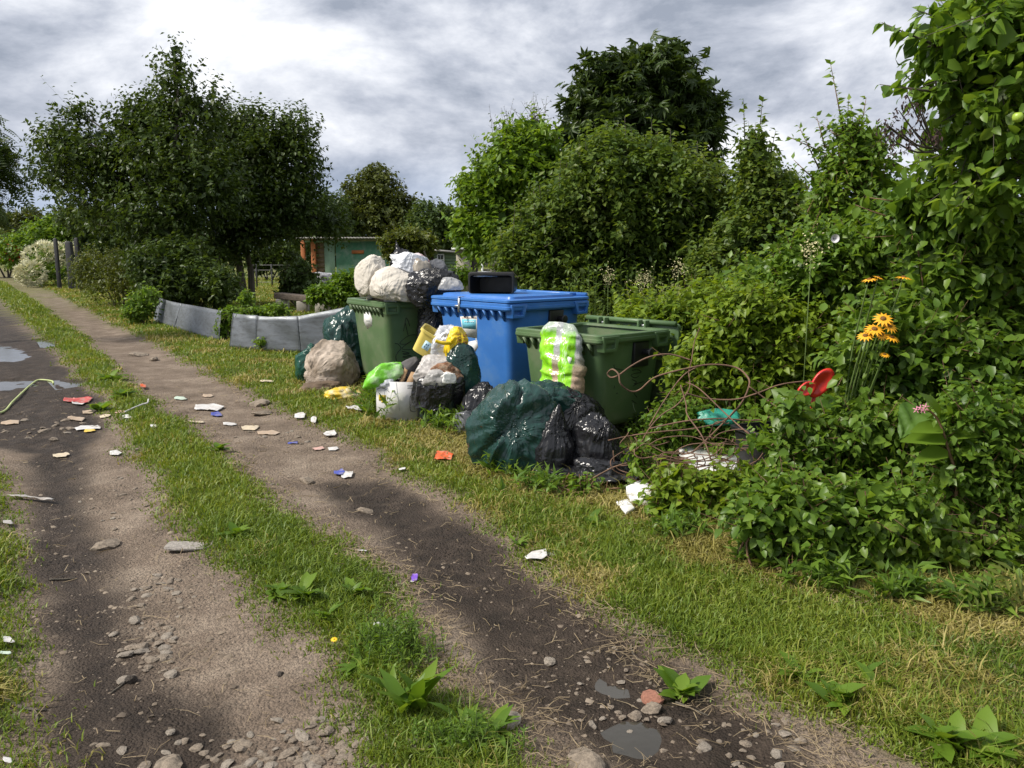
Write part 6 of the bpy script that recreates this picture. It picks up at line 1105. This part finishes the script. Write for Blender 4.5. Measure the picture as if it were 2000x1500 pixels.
wire([(30, 825), (200, 790), (420, 760), (640, 740), (860, 690), (960, 600)], 5.5, 5.6); wire([(330, 720), (450, 520), (580, 350), (700, 280)], 5.7, 5.9); wire([(600, 400), (700, 450), (900, 640), (1060, 780)], 5.8, 5.3); wire([(560, 420), (600, 560), (610, 640), (720, 800), (780, 960)], 5.7, 5.2)
r2 = random.Random(12)
for k in range(26):
    cx_, cy_ = r2.uniform(300, 1000), r2.uniform(820, 1040); rx_, ry_ = r2.uniform(120, 420), r2.uniform(30, 150); a0 = r2.uniform(0, 6.3); sp_ = r2.uniform(1.5, 4.5); wire([(cx_+rx_*math.cos(a0+sp_*j/6)+r2.gauss(0, 15), cy_+ry_*math.sin(a0+sp_*j/6)+r2.gauss(0, 12)) for j in range(7)], r2.uniform(5.0, 5.6), r2.uniform(4.95, 5.5), .004)
FOAM = mat('white_foam', (.70, .70, .69), .85, .06, 5, .15, 40, dirt=(.45, .42, .36), dirt_amt=.3)
def slab(name, label, pix, th, mt, dz=0, tilt=.0, cat='panel'):
    pp = [Vector((*G(*p)[:2], 0)) for p in pix]; c = sum(pp, Vector())/len(pp); z0 = hz(c.x, c.y)+dz; q = MB(); q.loft([[(p.x-c.x, p.y-c.y, tilt*(p.y-c.y)) for p in pp], [(p.x-c.x, p.y-c.y, tilt*(p.y-c.y)+th) for p in pp]]); return tag(q.build(name, mt, None, loc=(c.x, c.y, z0), bevel=.006), label, cat)
slab('foam_board', 'white foam panel lying under the rusty wire', [(1288, 890), (1302, 868), (1345, 884), (1392, 880), (1450, 922), (1448, 940), (1400, 948), (1330, 915)], .05, FOAM, .10, .25)
slab('corrugated_sheet', 'grey corrugated sheet lying beside the white panel', [(1430, 905), (1470, 893), (1505, 900), (1528, 920), (1460, 926)], .03, mat('grey_sheet', (.13, .135, .14), .6, .2, 5, .2, 30), .10, .2)
slab('foam_piece', 'broken white foam piece at the verge by the low weeds', [(1222, 978), (1250, 968), (1278, 978), (1270, 1000), (1230, 996)], .05, FOAM, .03, .1); slab('foam_piece', 'small flat white foam piece lying below the bigger broken one', [(1203, 996), (1225, 990), (1240, 1008), (1222, 1018)], .02, FOAM, .02)
bag('grey_bag', 'dark grey plastic lump behind the white panel in the weeds', GG(1470, 905), (.13, .1, .14), 141, GRY, .2, crumple=.12); bag('grey_bag', 'pale grey film caught under the burdock leaves', GG(1570, 925), (.12, .1, .2), 143, CLR, .2, cat='plastic film', crumple=.14)
p = P(1522, 835, 5.3); t = thing('black_crate', 'black plastic crate half buried in the hedge foot', 'crate', (p[0], 5.45, hz(p[0], 5.45)), R(20)); q = MB(); q.loft([rrect(.34, .3, .03, .0), rrect(.40, .36, .03, .38), rrect(.385, .345, .03, .38), rrect(.33, .29, .03, .02)]); q.build('crate_wall', BLACKP, t, auto=35); q = MB(); q.loft([rrect(.39, .35, .03, .36), rrect(.44, .40, .03, .36), rrect(.44, .40, .03, .385), rrect(.385, .345, .03, .386)], False, False); q.build('crate_rim', BLACKP, t)
REDP = mat('red_plastic', (.52, .02, .012), .35, .15, 5, .15, 12); p = Vector(P(1592, 748, 4.72)); t = thing('red_plastic_scoop', 'bright red plastic scoop sticking out of the hedge foot', 'scoop', p-Vector((0, 0, .0)))
def paddle(nm, c, rx, rz_, ang, th=.03):
    rot = Matrix.Rotation(ang, 3, 'Y'); q = MB(); rr = []
    for k, (s_, y_) in enumerate(((.0, .03), (.7, .02), (1, 0), (.95, -.02), (.65, -.008), (.0, .002))): rr.append([rot @ Vector((max(s_, .01)*rx*math.cos(2*math.pi*i/24)*(1+.06*math.sin(3*2*math.pi*i/24)), y_, max(s_, .01)*rz_*math.sin(2*math.pi*i/24)))+Vector(c) for i in range(24)])
    q.loft(rr); return q.build(nm, REDP, t, True)
paddle('scoop_blade', (.035, 0, .0), .055, .105, R(35)); paddle('scoop_grip', (-.055, -.01, -.035), .04, .06, R(60)); q = MB(); q.tube([(.0, 0, -.07), (.02, .12, -.35), (.0, .2, -.62)], [.012, .012, .012], 7); q.build('scoop_handle', REDP, t, True)
TURQ = mat('turquoise_plastic', (.03, .30, .22), .4, .15, 5); p = P(1405, 812, 5.9); bag('turquoise_bag', 'turquoise plastic sheet scrap in the weeds behind the wire', (p[0], p[1], p[2]-.06), (.15, .08, .06), 151, TURQ, .1, cat='plastic scrap', crumple=.12)
sheet('white_litter', 'scrap of white plastic in the hedge foot by the balsam stem', 'litter', [(1830, 985), (1872, 985), (1870, 1000), (1835, 1002)], WHITEP, 7, .05, 14, .10)
# ============================================================ LITTER ON THE TRACK
def col_m(n, c, r=.7): return mat(n, c, r, .12, 14, .15, 40, dirt=(.30, .26, .22), dirt_amt=.3, ds=18)
LM = dict(white=col_m('paper_white', (.52, .51, .50)), cream=col_m('paper_cream', (.50, .42, .30)), tan=col_m('paper_tan', (.36, .27, .19)), blue=col_m('wrapper_blue', (.05, .07, .35), .4), red=col_m('film_red', (.42, .045, .04), .45), orange=col_m('film_orange', (.62, .10, .02), .45), violet=col_m('wrapper_violet', (.16, .06, .45), .4), yellow=col_m('paper_yellow', (.60, .42, .06)), grey=col_m('paper_grey', (.36, .34, .32)), mint=col_m('paper_mint', (.45, .55, .46)), pink=col_m('paper_pink', (.5, .3, .26)))
def litter(px, py, wpx, hpx, c, label, cat='litter', amp=.012, rot=0, name='paper_scrap', seed=None, lift=.006):
    s_ = seed or int(px*3+py); r = random.Random(s_); ns = r.choice((5, 6, 7)); pts = []
    for k in range(ns):
        a = 2*math.pi*(k+r.uniform(-.25, .25))/ns; ca, sa = math.cos(rot), math.sin(rot); x_, y_ = math.copysign(abs(math.cos(a))**.6, math.cos(a))*wpx/2*r.uniform(.8, 1.05), math.copysign(abs(math.sin(a))**.6, math.sin(a))*hpx/2*r.uniform(.8, 1.05); pts.append((px+x_*ca-y_*sa*2, py+x_*sa*.5+y_*ca))
    return sheet(name, label, cat, pts, LM[c], s_*.37, amp, 16, lift, .001, 14)
for a in [(150, 778, 70, 10, 'red', 'crumpled red plastic film in the mud', .03), (152, 783, 32, 6, 'white', 'white paper half under the red film', .03), (172, 830, 60, 8, 'white', 'long white paper strip at the mud edge', .02), (175, 836, 26, 6, 'yellow', 'yellow and red wrapper below the white strip', .02), (118, 882, 38, 9, 'cream', 'cream packet on the dry left rut', .02), (227, 885, 28, 9, 'white', 'folded newspaper page lying alone on the left rut', .02), (248, 820, 18, 9, 'white', 'white paper ball at the grass strip edge', .03), (235, 808, 22, 6, 'pink', 'pinkish brick coloured card at the strip edge', .015), (205, 812, 24, 5, 'cream', 'small cream card in the mud by the strip', .015), (148, 813, 40, 8, 'tan', 'flat tan cardboard piece in the mud', .01), (172, 800, 28, 8, 'tan', 'tan cardboard below the red film', .01), (62, 972, 100, 5, 'grey', 'long dirty cloth strip across the dark rut', .05), (15, 1024, 22, 8, 'grey', 'crumpled grey paper at the left grass', .02), (20, 816, 40, 10, 'tan', 'dirty cardboard slab in the wet mud', .012),
          (352, 776, 30, 7, 'mint', 'mint printed leaflet on the right rut', .015), (405, 769, 24, 6, 'tan', 'tan paper beside the mint leaflet', .01), (408, 793, 62, 14, 'white', 'spread newspaper sheets on the right rut', .03), (422, 805, 24, 9, 'blue', 'dark blue wrapper against the newspaper sheets', .025), (385, 821, 36, 6, 'cream', 'cream leaflet at the strip side of the right rut', .01), (448, 822, 32, 6, 'white', 'white leaflet lying flat on the right rut', .01), (489, 829, 40, 10, 'cream', 'folded cream card on the right rut', .015), (525, 839, 50, 9, 'tan', 'torn tan cardboard strip on the right rut', .012), (572, 859, 24, 5, 'blue', 'flat blue wrapper on the right rut', .008), (645, 846, 28, 8, 'white', 'square white leaflet near the right verge', .012), (651, 873, 24, 9, 'white', 'printed white card on the right rut', .012), (622, 871, 30, 6, 'pink', 'pinkish torn paper on the right rut', .01), (613, 824, 12, 9, 'white', 'white paper ball at the verge edge', .03), (585, 814, 24, 8, 'white', 'torn white paper at the verge edge', .02), (662, 917, 22, 12, 'blue', 'folded dark blue packet on the damp rut', .03), (678, 921, 28, 12, 'white', 'white inner fold of the blue packet on the damp rut', .025), (786, 919, 16, 5, 'white', 'round white lid by the verge', .005), (868, 902, 38, 16, 'orange', 'crumpled orange film on the verge grass', .05), (810, 1124, 16, 14, 'violet', 'small violet wrapper on the right rut', .03), (806, 1129, 10, 7, 'white', 'white corner of the violet wrapper', .02), (708, 1074, 20, 5, 'white', 'thin white strip at the strip edge', .01), (1048, 1088, 48, 18, 'white', 'flat white cloth scrap at the verge edge', .02), (1078, 1083, 18, 8, 'grey', 'small grey cloth scrap beside the white cloth', .01), (280, 757, 12, 7, 'orange', 'small orange peel at the grass strip edge', .03), (740, 1224, 44, 14, 'white', 'white paper shreds behind the fine leaved weed', .04), (18, 1262, 26, 12, 'white', 'white paper scrap in the left grass edge', .02), (12, 1286, 24, 10, 'mint', 'pale blue paper scrap at the left grass edge', .02), (300, 838, 14, 5, 'white', 'white crumb of paper in the grass strip', .03), (700, 805, 50, 10, 'white', 'torn papers in the grass before the white box', .05), (520, 752, 30, 4, 'cream', 'pale paper shreds on the mown verge', .03), (14, 1483, 20, 14, 'white', 'white paper corner at the bottom of the left rut', .02)]:
    litter(*a[:6], amp=a[6]*.55, lift=.02 if 'grass' in a[5] or 'verge' in a[5] else .006)
# mesh pouch, strap, hose, sticks
MESH = mat('netted_cloth', (.42, .38, .34), .9, .3, 60, .9, 260); x0, y0, z0 = GG(368, 1064); V, Fa = bag_shape((.11, .065, .009), 161, crumple=.06, power=4, slump=0, flat=-.6, peaks=[((1, .6, .3), .15, .3)]); o = link('netted_pouch', new_mesh('netted_pouch', V, Fa, MESH, True), None, (x0, y0, z0+.004), (0, .1, .15)); tag(o, 'flat netted beige pouch lying at the edge of the grass strip', 'pouch'); q = MB(); q.tube(smooth_path([(-.11, -.05, .012), (0, -.07, .012), (.11, -.05, .018), (.12, .05, .02)], 6), .004, 5); q.build('pouch_seam', MESH, o, True)
HOSE = mat('pale_green_hose', (.42, .48, .20), .5, .12, 6); hp = smooth_path([GG(-60, 800), GG(0, 799), GG(25, 782), GG(45, 765), GG(60, 745), GG(75, 739), GG(100, 741), GG(104, 746)], 6); q = MB(); q.tube([Vector(p)-hp[0]+Vector((0, 0, .02)) for p in hp], .011, 7); tag(q.build('garden_hose', HOSE, None, True, tuple(hp[0])), 'pale green hose snaking out of the puddle', 'hose')
hp = smooth_path([GG(245, 812), GG(262, 806), GG(280, 801), GG(289, 800), GG(291, 796)], 5); q = MB(); q.tube([Vector(p)-hp[0]+Vector((0, 0, .03+.002*i)) for i, p in enumerate(hp)], .008, 6); tag(q.build('plastic_strap', LM['white'], None, True, tuple(hp[0])), 'white plastic strap lying over the grass strip', 'strap')
def stick(label, pix, r=.006, bm_=BARK):
    hp = smooth_path([GG(*p) for p in pix], 4); q = MB(); q.tube([Vector(p)-hp[0]+Vector((0, 0, r)) for p in hp], [r*(1-.4*i/len(hp)) for i in range(len(hp))], 6); tag(q.build('twig', bm_, None, True, tuple(hp[0])), label, 'twig')
stick('forked dark twig in the left grass edge', [(0, 1355), (40, 1372), (65, 1375), (72, 1395)], .007); stick('thin twig beside the forked one', [(65, 1375), (90, 1370)], .005); stick('curved twig on the damp right rut', [(1232, 1242), (1240, 1262), (1270, 1282)], .005); stick('dark stick lying on the dark rut', [(95, 1122), (120, 1118), (145, 1115)], .006); stick('short twig crossing the left rut', [(215, 1332), (245, 1312)], .004); stick('twig at the straw edge of the right rut', [(1235, 1230), (1300, 1244)], .005); stick('twig on the puddle side of the right rut', [(1320, 1355), (1385, 1378)], .004)
for px, py, s_ in ((253, 1312, .018), (548, 1305, .011)):
    bag('mud_clod', 'dark clod of mud beside the twig on the left rut' if px < 300 else 'little dark clod on the dry left rut', GG(px, py), (s_, s_*.9, s_*.7), int(px), mat('clod', (.05, .04, .032), .95, .3, 20, .8, 60), 0, cat='clod', crumple=.25, fs=3)
x0, y0, z0 = GG(653, 1264); t = thing('dandelion', 'single small yellow dandelion bloom on the grass strip', 'flower', (x0, y0, z0)); flower(t, (0, 0, .05), .014, 13, mat('dandelion_petals', (.72, .5, .01), .7, .1, 9), YPET, (0, -.3, 1)); q = MB(); q.tube([(0, 0, -.01), (0, 0, .05)], .002, 5); q.build('stem', STEM, t)
print('objects', len(bpy.data.objects), 'tris', sum(sum(max(len(p.vertices)-2, 1) for p in m.polygons) if len(m.polygons) < 2000 else len(m.polygons) for m in {o.data for o in bpy.data.objects if o.type == 'MESH'}))
